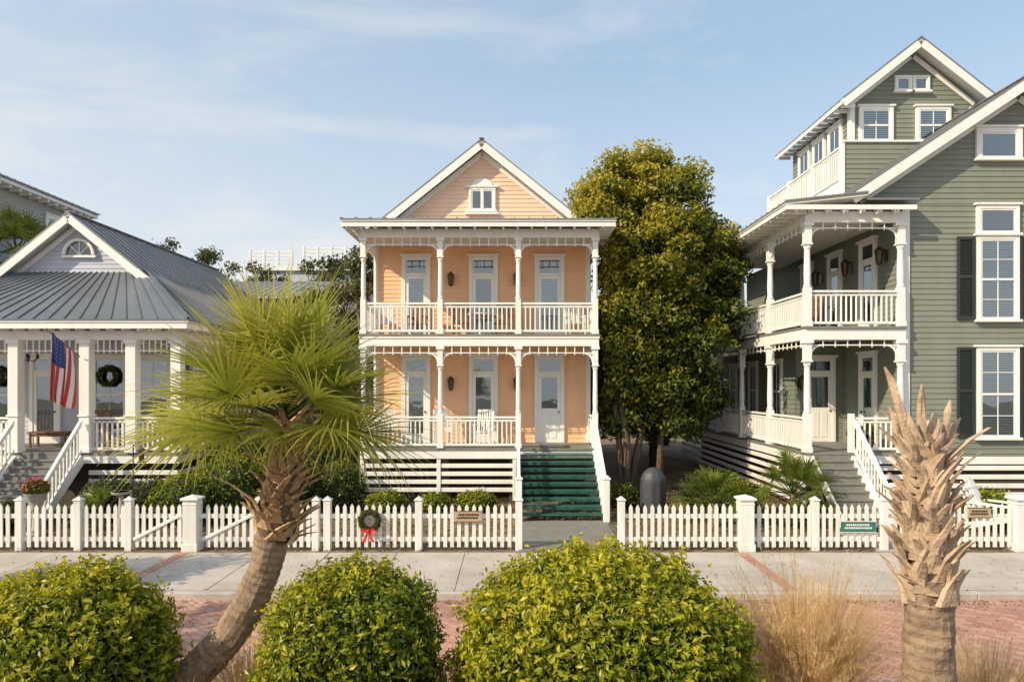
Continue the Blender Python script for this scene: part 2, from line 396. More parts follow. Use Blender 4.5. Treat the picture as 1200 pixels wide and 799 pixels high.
for zf,zt in((f1,f2-.36),(f2,7.98)):
    for x in cols:
        column(T,x,Y0,zf,zt,.16)
    for x in(xL,xR):
        T.box(x-.06 if x>0 else x-.02,x+.02 if x>0 else x+.06,YW-.16,YW-.02,zf,zt)
    for i in range(3):
        a,c=cols[i]+.075,cols[i+1]-.075
        frieze(T,(a,Y0),(c,Y0),zt,.2,.26)
        bracket(T,a,Y0,zt-.2,1,0,.3); bracket(T,c,Y0,zt-.2,-1,0,.3)
        if not(zf==f1 and i==2): railing(T,(a,Y0,zf),(c,Y0,zf),.92)
    for x in(cols[0],cols[3]):
        railing(T,(x,Y0+.085,zf),(x,YW-.15,zf),.92); frieze(T,(x,Y0+.085),(x,YW-.1),zt,.2,.26); bracket(T,x,Y0+.085,zt-.2,0,1,.3); bracket(T,x,YW-.15,zt-.2,0,-1,.3)
skirt(H['skirting'],None,(xL-.03,Y0+.03),(.1,Y0+.03),.36,1.4)
skirt(H['skirting'],None,(xL-.03,Y0+.06),(xL-.03,YW),.36,1.4); skirt(H['skirting'],None,(xR+.03,Y0+.06),(xR+.03,YW),.36,1.4)
for x in(-4.5,-2.2,.08): H['skirting'].box(x-.06,x+.06,Y0-.01,Y0+.012,.1,1.36)
metal_roof(H,'roof',(xL-.35,YW+.2,8.92),(xR+.35,YW+.2,8.92),(xR+.52,19.93,8.44),(xL-.52,19.93,8.44))
H['roof'].poly([(xL-.52,19.95,8.42),(xL-.52,YW,8.38),(xL-.35,YW+.2,8.86)]); H['roof'].poly([(xR+.52,19.95,8.42),(xR+.52,YW,8.38),(xR+.35,YW+.2,8.86)])
T.box(xL-.5,xR+.5,19.96,20.0,8.2,8.34); T.box(xL-.5,xL-.46,20.0,YW,8.2,8.34); T.box(xR+.46,xR+.5,20,YW,8.2,8.34)
x=xL-.4
while x<xR+.45: T.box(x,x+.05,20.0,20.45,8.16,8.33); x+=.42
y=20.2
while y<YW: T.box(xL-.46,xL-.07,y,y+.05,8.16,8.33); T.box(xR+.07,xR+.46,y,y+.05,8.16,8.33); y+=.42
for sx in(-1,1):
    a=(cx,22.05,11.5);b2=(cx,34.3,11.5);c=(cx+sx*4.0,34.3,11.5-4*sl);d=(cx+sx*4.0,22.05,11.5-4*sl)
    metal_roof(H,'roof',a,b2,c,d)
    T.beam((cx+sx*.06,22.07,11.30),(cx+sx*4.0,22.07,11.33-4*sl),.05,.24)
    T.beam((cx+sx*.05,YW-.04,11.12),(cx+sx*3.4,YW-.04,11.17-3.4*sl),.04,.16)
    T.beam((cx+sx*3.98,22.1,8.22),(cx+sx*3.98,34.2,8.22),.04,.14)
H['roof'].beam((cx,22.0,11.53),(cx,34.3,11.53),.16,.03)
window(H,fy,cx-.44,cx+.44,9.3,10.05,2,1,False,False,.08,False)
t=H['window_trim']; t.box(cx-.55,cx+.55,YW-.13,YW-.01,10.05,10.11); t.box(cx-.05,cx+.05,YW-.11,YW-.02,9.3,9.97)
t.box(cx-.56,cx+.56,YW-.14,YW-.01,9.16,9.23)
pa=[(cx+.34*math.cos(math.pi*i/12),10.11+.24*math.sin(math.pi*i/12)) for i in range(13)]
t.add([(x,YW-.09,z) for x,z in pa]+[(x,YW-.0,z) for x,z in pa],[tuple(range(12,-1,-1))]+[(i,i+1,i+14,i+13) for i in range(12)])
for i,(a,c) in enumerate(((-3.62,-2.68),(-1.42,-.46),(.74,1.72))):
    door(H,fy,a,c,f2,7.78,.42,blind=(i!=1))
    if i<2: door(H,fy,a,c,f1,4.5,.36,blind=True)
    else: door(H,fy,a,c,f1,4.5,.36,solid=True)
for zf in(f1,f2):
    for x in(-2.0,.15): lantern(H,fy,x,zf+1.95,1.25)
H['hardware'].box(.85,1.75,20.5,21.3,f1+.002,f1+.025)
stair(H,H['stair_treads'],H['stair_rails'],.18,2.46,20.4,17.75,f1,10)
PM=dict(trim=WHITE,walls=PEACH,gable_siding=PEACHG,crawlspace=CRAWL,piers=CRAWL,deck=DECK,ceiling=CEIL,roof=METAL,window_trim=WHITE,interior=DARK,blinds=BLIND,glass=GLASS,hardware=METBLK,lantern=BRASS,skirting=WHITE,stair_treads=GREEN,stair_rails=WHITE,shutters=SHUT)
H.finish(PM,('trim','window_trim','skirting','stair_rails'))
chair('rocking_chair',-4.0,21.5,f2,.3); chair('rocking_chair',-3.0,21.6,f2,-.2,WOOD); chair('rocking_chair',-1.6,21.5,f2,.1,WOOD); chair('rocking_chair',-.3,21.5,f2,-.2,WOOD); chair('rocking_chair',2.0,21.5,f2,.2)
chair('rocking_chair',-2.2,21.6,f1,.2); chair('rocking_chair',-.9,21.6,f1,-.2); chair('rocking_chair',-3.9,21.6,f1,.3)
b=B(); b.lathe((-1.0,21.4,f2),[(.22,0),(.04,.03),(.035,.66),(.38,.68),(.38,.71)],18); b.obj('porch_table',WHITE)

# ================================================================ SAGE HOUSE
H=House('sage_house'); T=H['trim']; G=H['walls']; f1,f2=1.75,5.15; YF=18.6; XA=10.65; XB=16.85; ax=13.75; az=11.55; sl=.66
fy=('-y',YF)
G.box(XA+.02,XB,YF+.02,31,1.5,8.5)
laps(G,fy,lambda z:(XA+.02,XB),1.55,8.5,.15)
laps(G,fy,lambda z:(ax-(az-z)/sl,ax+(az-z)/sl),8.5,az,.15)
h=(az-8.5)/sl; G.poly([(ax-h,YF+.02,8.5),(ax+h,YF+.02,8.5),(ax,YF+.02,az)])
laps(G,('-x',XA+.02),lambda z:(YF+.02,31),1.55,8.5,.15)
G.box(9.15,XA,22.02,32,1.5,4.8); laps(G,('-y',22.02),lambda z:(9.15,XA),f1,4.8,.15); laps(G,('-x',9.15),lambda z:(22.02,32),f1,4.8,.15)
T.box(XA-.03,XA+.16,YF-.06,YF+.0,1.5,8.45); T.box(XB-.16,XB+.03,YF-.06,YF+.1,1.5,8.6)
T.box(XA+.16,XB-.16,YF-.05,YF+.0,1.42,1.62)
for sx in(-1,1):
    a=(ax,18.1,11.78);b2=(ax,31.4,11.78);c=(ax+sx*4.7,31.4,11.78-4.7*sl);d=(ax+sx*4.7,18.1,11.78-4.7*sl)
    metal_roof(H,'roof',a,b2,c,d)
    T.beam((ax+sx*.05,18.12,11.58),(ax+sx*4.7,18.12,11.6-4.7*sl),.05,.26)
    T.beam((ax+sx*.05,YF-.04,11.36),(ax+sx*4.3,YF-.04,11.4-4.3*sl),.04,.18)
H['roof'].beam((ax,18.05,11.81),(ax,31.4,11.81),.16,.03)
H['deck'].box(7.9,XA-.03,18.35,32,f1-.06,f1); T.box(7.93,XA-.03,18.38,18.43,f1-.3,f1-.062); T.box(7.93,7.98,18.43,32,f1-.3,f1-.062)
H['deck'].box(7.88,XA-.03,18.33,30,f2-.06,f2); T.box(7.9,XA-.03,18.38,18.5,f2-.36,f2-.062); T.box(7.9,8.04,18.5,30,f2-.36,f2-.062)
H['ceiling'].box(8.04,XA-.03,18.5,30,f2-.2,f2-.15)
T.box(7.9,XA-.03,18.38,18.52,7.95,8.25); T.box(7.9,8.04,18.52,27,7.95,8.25); H['ceiling'].box(8.04,XA-.03,18.52,27,8.16,8.2)
ycs=[18.46,21.1,23.7,26.3,28.9,31.4]
for zf,zt in((f1,f2-.36),(f2,7.95)):
    yy=ycs if zf==f1 else ycs[:4]
    for y in yy: column(T,7.98,y,zf,zt,.19)
    column(T,10.5,18.46,zf,zt,.19)
    for i in range(len(yy)-1):
        railing(T,(7.98,yy[i]+.1,zf),(7.98,yy[i+1]-.1,zf),.92); frieze(T,(7.98,yy[i]+.1),(7.98,yy[i+1]-.1),zt,.14,.3)
        bracket(T,7.98,yy[i]+.1,zt-.14,0,1,.3); bracket(T,7.98,yy[i+1]-.1,zt-.14,0,-1,.3)
    frieze(T,(8.08,18.46),(10.4,18.46),zt,.14,.3); bracket(T,8.08,18.46,zt-.14,1,0,.3); bracket(T,10.4,18.46,zt-.14,-1,0,.3)
railing(T,(8.08,18.46,f2),(10.4,18.46,f2),.95); railing(T,(9.25,18.46,f1),(10.4,18.46,f1),.92)
T.box(9.1,9.24,18.39,18.53,f1,f1+1.05)
metal_roof(H,'roof',(9.4,18.0,8.66),(9.4,27.6,8.66),(7.2,27.6,8.42),(7.2,18.0,8.42))
H['roof'].slab([(9.4,17.98,8.5),(10.75,17.98,8.5),(10.75,18.55,8.62),(9.4,18.55,8.62)],.05)
T.box(7.23,10.7,18.01,18.05,8.2,8.33); T.box(7.23,7.27,18.05,27.5,8.2,8.33)
y=18.3
while y<27.4: T.box(7.27,7.9,y,y+.05,8.15,8.33); y+=.45
x=7.5
while x<10.6: T.box(x,x+.05,18.05,18.38,8.15,8.33); x+=.45
skirt(H['skirting'],None,(9.3,18.5),(16.85,18.5),.3,1.4); skirt(H['skirting'],None,(7.98,18.5),(7.98,32),.3,1.4)
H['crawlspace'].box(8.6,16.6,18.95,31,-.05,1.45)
for a,z0,z1,r in((12.62,5.35,8.35,1),(12.62,2.15,4.6,1),(14.9,5.35,8.35,1),(14.9,2.15,4.6,1)):
    if z1>8:
        window(H,fy,a,a+1.15,z0,7.62,2,4,True); window(H,fy,a,a+1.15,7.69,z1+.1,1,1,False,False)
        sh=(z0+.0,7.6)
    else: window(H,fy,a,a+1.15,z0,z1,2,4,True); sh=(z0,z1)
    for u in(a-.52,a+1.19):
        s=H['shutters']; 
        bx(s,fy,u,u+.07,.03,.075,sh[0],sh[1]); bx(s,fy,u+.4,u+.47,.03,.075,sh[0],sh[1])
        for zz in(sh[0],(sh[0]+sh[1])/2,sh[1]-.08): bx(s,fy,u+.07,u+.4,.03,.073,zz,zz+.08)
        z=sh[0]+.1
        while z<sh[1]-.1: 
            s.poly([lp(fy,u+.07,.065,z),lp(fy,u+.4,.065,z),lp(fy,u+.4,.03,z+.05),lp(fy,u+.07,.03,z+.05)]); z+=.05
window(H,fy,12.6,13.85,9.72,10.55,1,1,False,False,.13)
fx=('-x',XA+.02)
for u in(19.9,22.0,24.1): door(H,fx,u,u+.95,f2,7.85,.4,blind=True)
door(H,fx,19.9,20.85,f1,4.5,.4,blind=True)
door(H,('-y',22.02),9.4,10.4,f1,4.45,.3,solid=True)
for u in(23.,25.3,27.6): window(H,('-x',9.15),u,u+.9,2.4,4.4,2,2,True)
lantern(H,fx,19.4,f2+2.1,1.4); lantern(H,fx,21.4,f2+2.1,1.4); lantern(H,fx,23.5,f2+2.1,1.4); lantern(H,('-y',22.02),9.27,f1+1.9,1.3)
stair(H,H['steps'],T,8.02,9.15,18.35,16.4,f1,10,closed=True,leftrail=False)
ty=22.0; tL,tR=10.9,14.85; tx=12.87; taz=14.3; ts=.78; tf=('-y',ty)
G.box(tL+.02,tR,ty+.02,26.5,8.6,12.6)
laps(G,tf,lambda z:(tL+.02,tR),9,12.6,.15)
laps(G,tf,lambda z:(max(tL,tx-(taz-z)/ts),min(tR,tx+(taz-z)/ts)),12.6,taz,.15)
hh=(taz-12.6)/ts; G.poly([(tx-hh,ty+.02,12.6),(tx+hh,ty+.02,12.6),(tx,ty+.02,taz)])
laps(G,('-x',tL+.02),lambda z:(ty+.02,26.5),9,12.6,.15)
T.box(tL-.03,tL+.13,ty-.05,ty+.0,9,12.5); T.box(tL-.03,tL+.01,ty+.0,ty+.14,9,12.5); T.box(tR-.13,tR+.03,ty-.05,ty+.1,9,12.5)
for sx in(-1,1):
    a=(tx,21.45,14.5);b2=(tx,27,14.5);c=(tx+sx*2.45,27,14.5-2.45*ts);d=(tx+sx*2.45,21.45,14.5-2.45*ts)
    metal_roof(H,'roof',a,b2,c,d)
    T.beam((tx+sx*.05,21.47,14.3),(tx+sx*2.45,21.47,14.33-2.45*ts),.05,.24)
    T.beam((tx+sx*.05,ty-.04,14.12),(tx+sx*2.0,ty-.04,14.15-2.0*ts),.04,.15)
    T.beam((tx+sx*2.43,21.5,12.5),(tx+sx*2.43,27,12.5),.04,.14)
y=21.7
while y<26.9: T.box(tx-2.4,tx-1.95,y,y+.05,12.38,12.5); y+=.42
window(H,tf,11.15,12.25,11.4,12.5,2,2,True); window(H,tf,12.98,14.1,11.4,12.5,2,2,True)
window(H,tf,12.3,12.85,13.02,13.5,1,1,False,False,.07,False); window(H,tf,12.87,13.42,13.02,13.5,1,1,False,False,.07,False)
for u in(22.5,23.7,24.9): window(H,('-x',tL+.02),u,u+.95,10.3,12.25,2,2,True)
G.box(10.17,12.9,20.95,21.05,9.0,11.0); laps(G,('-y',20.95),lambda z:(10.17,12.9),9.0,11.0,.15); T.box(10.1,12.95,20.88,21.1,11.0,11.06)
T.box(10.08,10.2,20.9,21.06,9.2,11.0)
T.box(10.12,10.22,21.07,27,9.45,9.85); H['deck'].box(10.2,10.9,21.06,27,9.75,9.8)
railing(T,(10.15,21.1,9.85),(10.15,27,9.85),1.05)
for y in(23,25,26.95): T.box(10.09,10.21,y-.06,y+.06,9.85,11.0)
G.box(8.9,10.6,31.2,38,1,9.4)
metal_roof(H,'roof',(11.5,31,10.9),(11.5,38,10.9),(8.6,38,9.4),(8.6,31,9.4))
SM=dict(PM); SM['walls']=SAGE; SM['steps']=DECK
H.finish(SM,('trim','window_trim','skirting'))
chair('rocking_chair',8.8,20.3,f2,-1.2,WOOD); chair('rocking_chair',8.8,23.0,f2,-1.4,WOOD); chair('rocking_chair',8.6,24.0,f1,-1.3,WOOD)

# ================================================================ LAVENDER HOUSE
H=House('lavender_cottage'); T=H['trim']; G=H['walls']; f1=1.7; YW=22.0; xr=-9.3; xl=-18.7; cx=-14.0; az=8.8
fy=('-y',YW)
G.box(xl,xr-.02,YW+.02,32,1.4,5.1); laps(G,fy,lambda z:(xl,xr-.02),f1,5.2); laps(G,('+x',xr-.02),lambda z:(YW+.02,32),1.4,5.2)
laps(G,fy,lambda z:(cx-(az-z)/.8,cx+(az-z)/.8),6.9,az); G.poly([(cx-2.4,YW+.02,6.88),(cx+2.4,YW+.02,6.88),(cx,YW+.02,az)])
T.box(xr-.1,xr+.03,YW-.05,YW+.1,f1,5.1)
for sx in(-1,1):
    metal_roof(H,'roof',(cx,21.5,9.0),(cx,32.4,9.0),(cx+sx*2.2,32.4,7.24),(cx+sx*2.2,21.5,7.24))
    metal_roof(H,'roof',(cx+sx*2.2,21.9,7.24),(cx+sx*2.2,32.4,7.24),(cx+sx*5.25,32.4,5.34),(cx+sx*5.25,21.9,5.34))
    T.beam((cx+sx*.04,21.52,8.82),(cx+sx*2.55,21.52,8.84-2.55*.8),.05,.26)
    T.beam((cx+sx*.04,YW-.04,8.62),(cx+sx*2.3,YW-.04,8.66-2.3*.8),.04,.14)
H['roof'].beam((cx,21.48,9.03),(cx,32.4,9.03),.16,.03)
metal_roof(H,'porch_roof',(cx-2.25,22,7.2),(cx+2.25,22,7.2),(-8.75,18.45,5.36),(-19.25,18.45,5.36))
metal_roof(H,'porch_roof',(cx+2.25,22,7.2),(cx+2.25,22.01,7.2),(-8.75,22,5.36),(-8.75,18.45,5.36),sp=.42)
H['porch_roof'].beam((cx+2.25,22,7.22),(-8.75,18.45,5.39),.08,.05)
T.box(-19.2,-8.8,18.48,18.52,5.1,5.27); T.box(-8.84,-8.8,18.52,32,5.1,5.27)
x=-19
while x<-9: T.box(x,x+.05,18.52,18.9,5.06,5.25); x+=.42
y=18.7
while y<22: T.box(-9.2,-8.84,y,y+.05,5.06,5.25); y+=.42
T.box(xl,xr+.07,18.93,19.07,4.82,5.08); T.box(xr-.07,xr+.07,19.07,YW,4.82,5.08)
H['ceiling'].box(xl,xr-.07,19.07,YW-.03,5.0,5.03)
H['deck'].box(xl,xr+.08,18.9,YW-.03,f1-.06,f1); T.box(xl,xr+.05,18.93,18.98,f1-.3,f1-.062); T.box(xr,xr+.05,18.98,YW,f1-.3,f1-.062)
cc=[-17.8,-15.8,-13.8,-11.83,-10.55,-9.3]
for x in cc: column(T,x,19.0,f1,4.82,.28,turned=False)
column(T,-9.3,YW-.2,f1,4.82,.22,turned=False); column(T,-9.3,20.5,f1,4.82,.22,turned=False)
for i in range(5):
    a,c=cc[i]+.14,cc[i+1]-.14
    frieze(T,(a,19),(c,19),4.82,.3,.16)
    if i!=2: railing(T,(a,19,f1),(c,19,f1),.95,.13,bw=.05)
railing(T,(-9.3,19.13,f1),(-9.3,20.4,f1),.95,.13,bw=.05); railing(T,(-9.3,20.6,f1),(-9.3,21.7,f1),.95,.13,bw=.05)
frieze(T,(-9.3,19.13),(-9.3,21.7),4.82,.3,.16)
skirt(H['skirting'],None,(-11.8,19.03),(xr,19.03),.35,1.4); skirt(H['skirting'],None,(xr,19.05),(xr,32),.35,1.4)
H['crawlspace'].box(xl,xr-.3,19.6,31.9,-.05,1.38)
stair(H,H['steps'],T,-13.72,-11.86,18.9,17.1,f1,10,closed=True)
door(H,fy,-15.5,-14.5,f1,4.5,.35); 
for a in(-17.1,-13.5,-12.1,-10.9): window(H,fy,a,a+1.15,2.1,4.5,2,2,a>-12.3)
window(H,('+x',xr-.02),24,25,2.4,4.4,2,2,True); window(H,('+x',xr-.02),27,28,2.4,4.4,2,2,True)
t=H['window_trim']; gc=(cx+.1,7.75)
pts=[(gc[0]+.47*math.cos(math.pi*i/16),YW-.1,gc[1]+.47*math.sin(math.pi*i/16)) for i in range(17)]
for i in range(16): t.beam(pts[i],pts[i+1],.1,.09)
t.box(gc[0]-.55,gc[0]+.55,YW-.13,YW-.01,gc[1]-.1,gc[1]-.02)
H['interior'].poly([(gc[0]+.44*math.cos(math.pi*i/16),YW-.03,gc[1]+.44*math.sin(math.pi*i/16)) for i in range(17)])
H['glass'].poly([(gc[0]+.44*math.cos(math.pi*i/16),YW-.06,gc[1]+.44*math.sin(math.pi*i/16)) for i in range(17)])
for a in(45,90,135): t.beam((gc[0],YW-.07,gc[1]),(gc[0]+.44*math.cos(math.radians(a)),YW-.07,gc[1]+.44*math.sin(math.radians(a))),.03,.03)
LM_=dict(PM); LM_['walls']=LAV; LM_['steps']=DECK; LM_['porch_roof']=METALB
H.finish(LM_,('trim','window_trim','skirting'))
chair('rocking_chair',-12.6,20.8,f1,.2,WOOD); chair('rocking_chair',-10.9,20.8,f1,-.2,WOOD)

H=House('grey_house'); G=H['walls']; T=H['trim']
G.box(-32,-22,25,35,0,12.1); laps(G,('+x',-22),lambda z:(25,35),8,12.1,.16); 
T.box(-22.0,-21.4,24.6,35.3,12.12,12.3); metal_roof(H,'roof',(-27,24.6,13.2),(-27,35.3,13.2),(-21.3,35.3,12.36),(-21.3,24.6,12.36),soffit=None)
T.box(-22,-21.9,34.85,35.03,0,12.1)
y=25
while y<35: T.box(-21.97,-21.45,y,y+.07,12.0,12.12); y+=.6
window(H,('+x',-21.98),32.1,33.6,10.2,11.6,2,1,False,False,.12)
GM=dict(PM); GM['walls']=GREYS; H.finish(GM)
H=House('distant_house'); G=H['walls']; T=H['trim']
G.box(-17.5,-11.2,46,56,0,11.2); T.box(-17.8,-10.9,45.8,56.2,11.2,11.45)
for (a,c,z) in((-17.6,-14.8,11.45),(-14.0,-11.2,11.7)):
    T.beam((a,45.9,z+1),(c,45.9,z+1),.08,.09)
    for k in(.25,.5,.75): T.beam((a,45.9,z+k),(c,45.9,z+k),.06,.08)
    for k in range(4): x=a+(c-a)*k/3; T.box(x-.07,x+.07,45.83,45.97,z,z+1.15)
T.box(-14.2,-10.9,45.8,50,11.46,11.68)
DM=dict(PM); DM['walls']=LAV; H.finish(DM)
H=House('distant_house'); G=H['walls']
metal_roof(H,'roof',(-15.5,38,9.3),(-10,38,9.3),(-9.3,33,7.9),(-16,33,7.9),soffit=None)
G.box(-15.5,-9.7,33.5,38,0,7.8)
H.finish(GM)

# ================================================================ FENCE
def fence(name,segs,posts,big,gates=()):
    e=E(name); b=B(); Yf=14.8
    for a,c in segs:
        n=int(round((c-a)/.155)); 
        for i in range(n+1):
            x=a+(c-a)*i/n
            if any(abs(x-p)<.12 for p in posts) or any(abs(x-p)<.2 for p in big): continue
            w=.04; hh=.93+random.uniform(-.012,.012); x+=random.uniform(-.008,.008)
            tl=random.uniform(-.006,.006)
            b.add([(x-w,Yf-.012,.07),(x+w,Yf-.012,.07),(x+w+tl,Yf-.012,hh),(x+tl,Yf-.012,hh+.07),(x-w+tl,Yf-.012,hh),
                   (x-w,Yf+.01,.07),(x+w,Yf+.01,.07),(x+w+tl,Yf+.01,hh),(x+tl,Yf+.01,hh+.07),(x-w+tl,Yf+.01,hh)],
                  [(0,1,2,3,4),(9,8,7,6,5),(0,5,6,1),(1,6,7,2),(2,7,8,3),(3,8,9,4),(4,9,5,0)])
        for z in(.24,.74): b.box(a,c,Yf+.012,Yf+.05,z-.045,z+.045)
    b.obj('pickets_and_rails',FENCEW,e)
    b=B()
    for p in posts:
        b.box(p-.075,p+.075,Yf-.06,Yf+.09,-.01,1.08); b.box(p-.095,p+.095,Yf-.08,Yf+.11,1.08,1.11)
        b.add([(p-.08,Yf-.065,1.11),(p+.08,Yf-.065,1.11),(p+.08,Yf+.095,1.11),(p-.08,Yf+.095,1.11),(p,Yf+.015,1.18)],[(0,1,4),(1,2,4),(2,3,4),(3,0,4)])
    for p in big:
        b.box(p-.15,p+.15,Yf-.14,Yf+.16,-.01,1.1); b.box(p-.17,p+.17,Yf-.16,Yf+.18,-.01,.16); b.box(p-.19,p+.19,Yf-.18,Yf+.2,1.1,1.15)
        b.box(p-.16,p+.16,Yf-.15,Yf+.17,1.0,1.03)
        b.add([(p-.17,Yf-.16,1.15),(p+.17,Yf-.16,1.15),(p+.17,Yf+.18,1.15),(p-.17,Yf+.18,1.15),(p,Yf+.01,1.21)],[(0,1,4),(1,2,4),(2,3,4),(3,0,4)])
    for a,c in gates: b.beam((a,Yf-.03,.24),(c,Yf-.03,.78),.02,.07)
    b.obj('posts',FENCEW,e,bevel=.008)
    return e
fence('picket_fence',[(-14.5,.1)],[-13.3,-12,-10.67,-9.4,-8.3,-5.5,-4.25,-4.0,-2.02,.15],[-6.93],[(-8.2,-7.15),(-6.7,-5.6)])
fence('picket_fence',[(2.42,14.5)],[2.37,6.57,8.06,9.5,12.3,13.8],[5.06,11.0])
def sign(name,x,y,z,w,h,m):
    e=E(name); b=B(); b.box(x-w/2,x+w/2,y-.02,y+.0,z-h/2,z+h/2); b.obj('board',m,e,bevel=.006)
    b=B(); 
    for r,(k,ww) in enumerate(((.18,.7),(-.12,.8))):
        u=x-w*ww/2
        while u<x+w*ww/2-.02:
            l=random.uniform(.02,.05)
            b.box(u,u+l,y-.024,y-.021,z+h*k-.018,z+h*k+.022); u+=l+.012
    b.obj('lettering',FWHITE if m is SIGNG else METBLK,e)
    b=B(); t=.012
    b.box(x-w/2-.01,x+w/2+.01,y-.026,y+.002,z+h/2,z+h/2+t); b.box(x-w/2-.01,x+w/2+.01,y-.026,y+.002,z-h/2-t,z-h/2); b.obj('frame',FWHITE if m is SIGNG else WOOD,e)
sign('cottage_name_sign',-.95,14.76,.74,.6,.22,SIGNW); sign('cottage_name_sign',10.1,14.76,.82,.5,.2,SIGNW); sign('green_notice_sign',7.48,14.76,.52,.75,.22,SIGNG)

# ================================================================ FOLIAGE
def bush(name,c,r,n,size,m,seed=0,var=.13,bias=0,core=True,box=2.6,top=.35,stray_d=.11):
    e=E(name); d=rng.normal(size=(n,3)); d/=np.linalg.norm(d,axis=1)[:,None]
    k=(np.abs(d)**box).sum(1)**(-1/box)
    rr=np.empty(n); nv=np.empty(n)
    for i in range(n):
        v=Vector(d[i]); a=noise.noise(v*2.2+Vector((seed,0,0))); b_=noise.noise(v*6+Vector((seed,5,0))); c_=noise.noise(v*16+Vector((seed,9,0)))
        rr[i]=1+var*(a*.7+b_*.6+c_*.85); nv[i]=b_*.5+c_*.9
    dep=rng.random(n)**1.5*.25
    P=d*(k*rr*(1-dep))[:,None]*np.array(r)+np.array(c)
    stray=rng.random(n)<.09; P[stray]+=d[stray]*(rng.random(stray.sum())*stray_d)[:,None]
    N=d/np.array(r); N/=np.linalg.norm(N,axis=1)[:,None]
    lv=.54+nv*.34+top*d[:,2]*.5-.10*d[:,0]-dep*2.1+rng.normal(size=n)*.15+bias  # leaf tone painted lighter on top and left as if sunlit, darker inside
    keep=P[:,2]>.03; 
    leafmesh('leaves',P[keep],N[keep],size,m,e,lv[keep],.46,.85)
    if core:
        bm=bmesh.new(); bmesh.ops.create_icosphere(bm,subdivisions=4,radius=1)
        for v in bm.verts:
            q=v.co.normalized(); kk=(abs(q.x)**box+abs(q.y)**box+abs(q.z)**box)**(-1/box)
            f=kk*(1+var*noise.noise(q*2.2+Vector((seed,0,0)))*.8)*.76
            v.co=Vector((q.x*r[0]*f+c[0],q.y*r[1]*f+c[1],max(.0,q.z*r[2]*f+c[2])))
        me=bpy.data.meshes.new('dark_core'); bm.to_mesh(me); bm.free(); o=bpy.data.objects.new('dark_core',me); scene.collection.objects.link(o); me.materials.append(CORE); o.parent=e
        b=B()
        for i in range(5): b.tube([(c[0]+random.uniform(-.1,.1),c[1]+random.uniform(-.1,.1),-.01),(c[0]+random.uniform(-.3,.3)*r[0],c[1]+random.uniform(-.3,.3)*r[1],c[2]*.7)],[.03,.02],6)
        b.obj('stems',BARK,e)
    return e
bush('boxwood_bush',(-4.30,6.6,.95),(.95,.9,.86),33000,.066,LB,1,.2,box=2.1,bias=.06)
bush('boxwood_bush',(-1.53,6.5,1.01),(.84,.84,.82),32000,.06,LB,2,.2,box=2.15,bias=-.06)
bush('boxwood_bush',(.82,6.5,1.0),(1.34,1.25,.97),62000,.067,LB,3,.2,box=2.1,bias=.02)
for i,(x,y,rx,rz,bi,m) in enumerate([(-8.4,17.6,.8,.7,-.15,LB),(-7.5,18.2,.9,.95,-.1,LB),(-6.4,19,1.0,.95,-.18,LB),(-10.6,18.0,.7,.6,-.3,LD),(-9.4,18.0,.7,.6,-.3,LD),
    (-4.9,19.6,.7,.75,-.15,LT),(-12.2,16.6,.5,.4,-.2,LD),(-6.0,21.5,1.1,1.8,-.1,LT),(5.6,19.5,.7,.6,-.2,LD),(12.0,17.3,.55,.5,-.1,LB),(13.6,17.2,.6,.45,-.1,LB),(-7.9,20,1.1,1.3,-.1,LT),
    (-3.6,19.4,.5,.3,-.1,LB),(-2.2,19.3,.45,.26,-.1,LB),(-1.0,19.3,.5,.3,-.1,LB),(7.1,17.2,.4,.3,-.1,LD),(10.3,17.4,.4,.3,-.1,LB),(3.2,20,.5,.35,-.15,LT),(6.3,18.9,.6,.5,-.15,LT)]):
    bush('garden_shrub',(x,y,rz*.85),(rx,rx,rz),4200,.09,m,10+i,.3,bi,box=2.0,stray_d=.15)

def tree(name,base,trunks,clumps,n_per,size,m,bias=0,trunkr=.16):
    e=E(name); b=B(); P=[];N=[];LV=[]
    tops=[]
    for t in trunks:
        b.tube([Vector(base)+Vector(p) for p in t],[trunkr*(1-.6*i/(len(t)-1)) for i in range(len(t))],9,wob=.2)
        for q in t[len(t)//2:]: tops.append(Vector(base)+Vector(q))
    for (cx_,cy_,cz_,r,cb) in clumps:
        c=Vector((cx_,cy_,cz_)); s=min(tops,key=lambda q:(q-c).length+max(0,q.z-c.z)*2)
        mid=s.lerp(c,.5)+Vector((0,0,-.15)); b.tube([s,mid,c],[.05,.035,.012],6)
        n=int(n_per*r*r); d=rng.normal(size=(n,3)); d/=np.linalg.norm(d,axis=1)[:,None]
        rr=1-rng.random(n)**1.3*.75
        sq=np.array([1,1,.75])
        lump=np.array([noise.noise(Vector(q)*2.5+c) for q in d])
        p=d*sq*(r*(rr+lump*.45))[:,None]+np.array([cx_,cy_,cz_])
        P.append(p);N.append(d+np.array([0,0,.4]));LV.append(.40+cb+lump*.5+.2*d[:,2]-.12*d[:,0]-(1-rr)*.5+rng.normal(size=n)*.12)  # leaf colour carries light: brighter upward and leftward, shaded within each clump
    b.obj('trunk_and_limbs',BARK,e,True)
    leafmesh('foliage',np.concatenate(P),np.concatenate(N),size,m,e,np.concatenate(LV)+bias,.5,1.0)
    return e
cl=[]
def prof(z):
    ks=[(2.2,2.0),(3.2,2.7),(5,2.95),(6.5,3.1),(8,3.1),(9.0,2.8),(10.0,2.2),(10.7,1.5),(11.1,.8)]
    for (a,ra),(c,rc) in zip(ks,ks[1:]):
        if a<=z<=c: return ra+(rc-ra)*(z-a)/(c-a)
    return .4
rt=random.Random(21)
levels=15
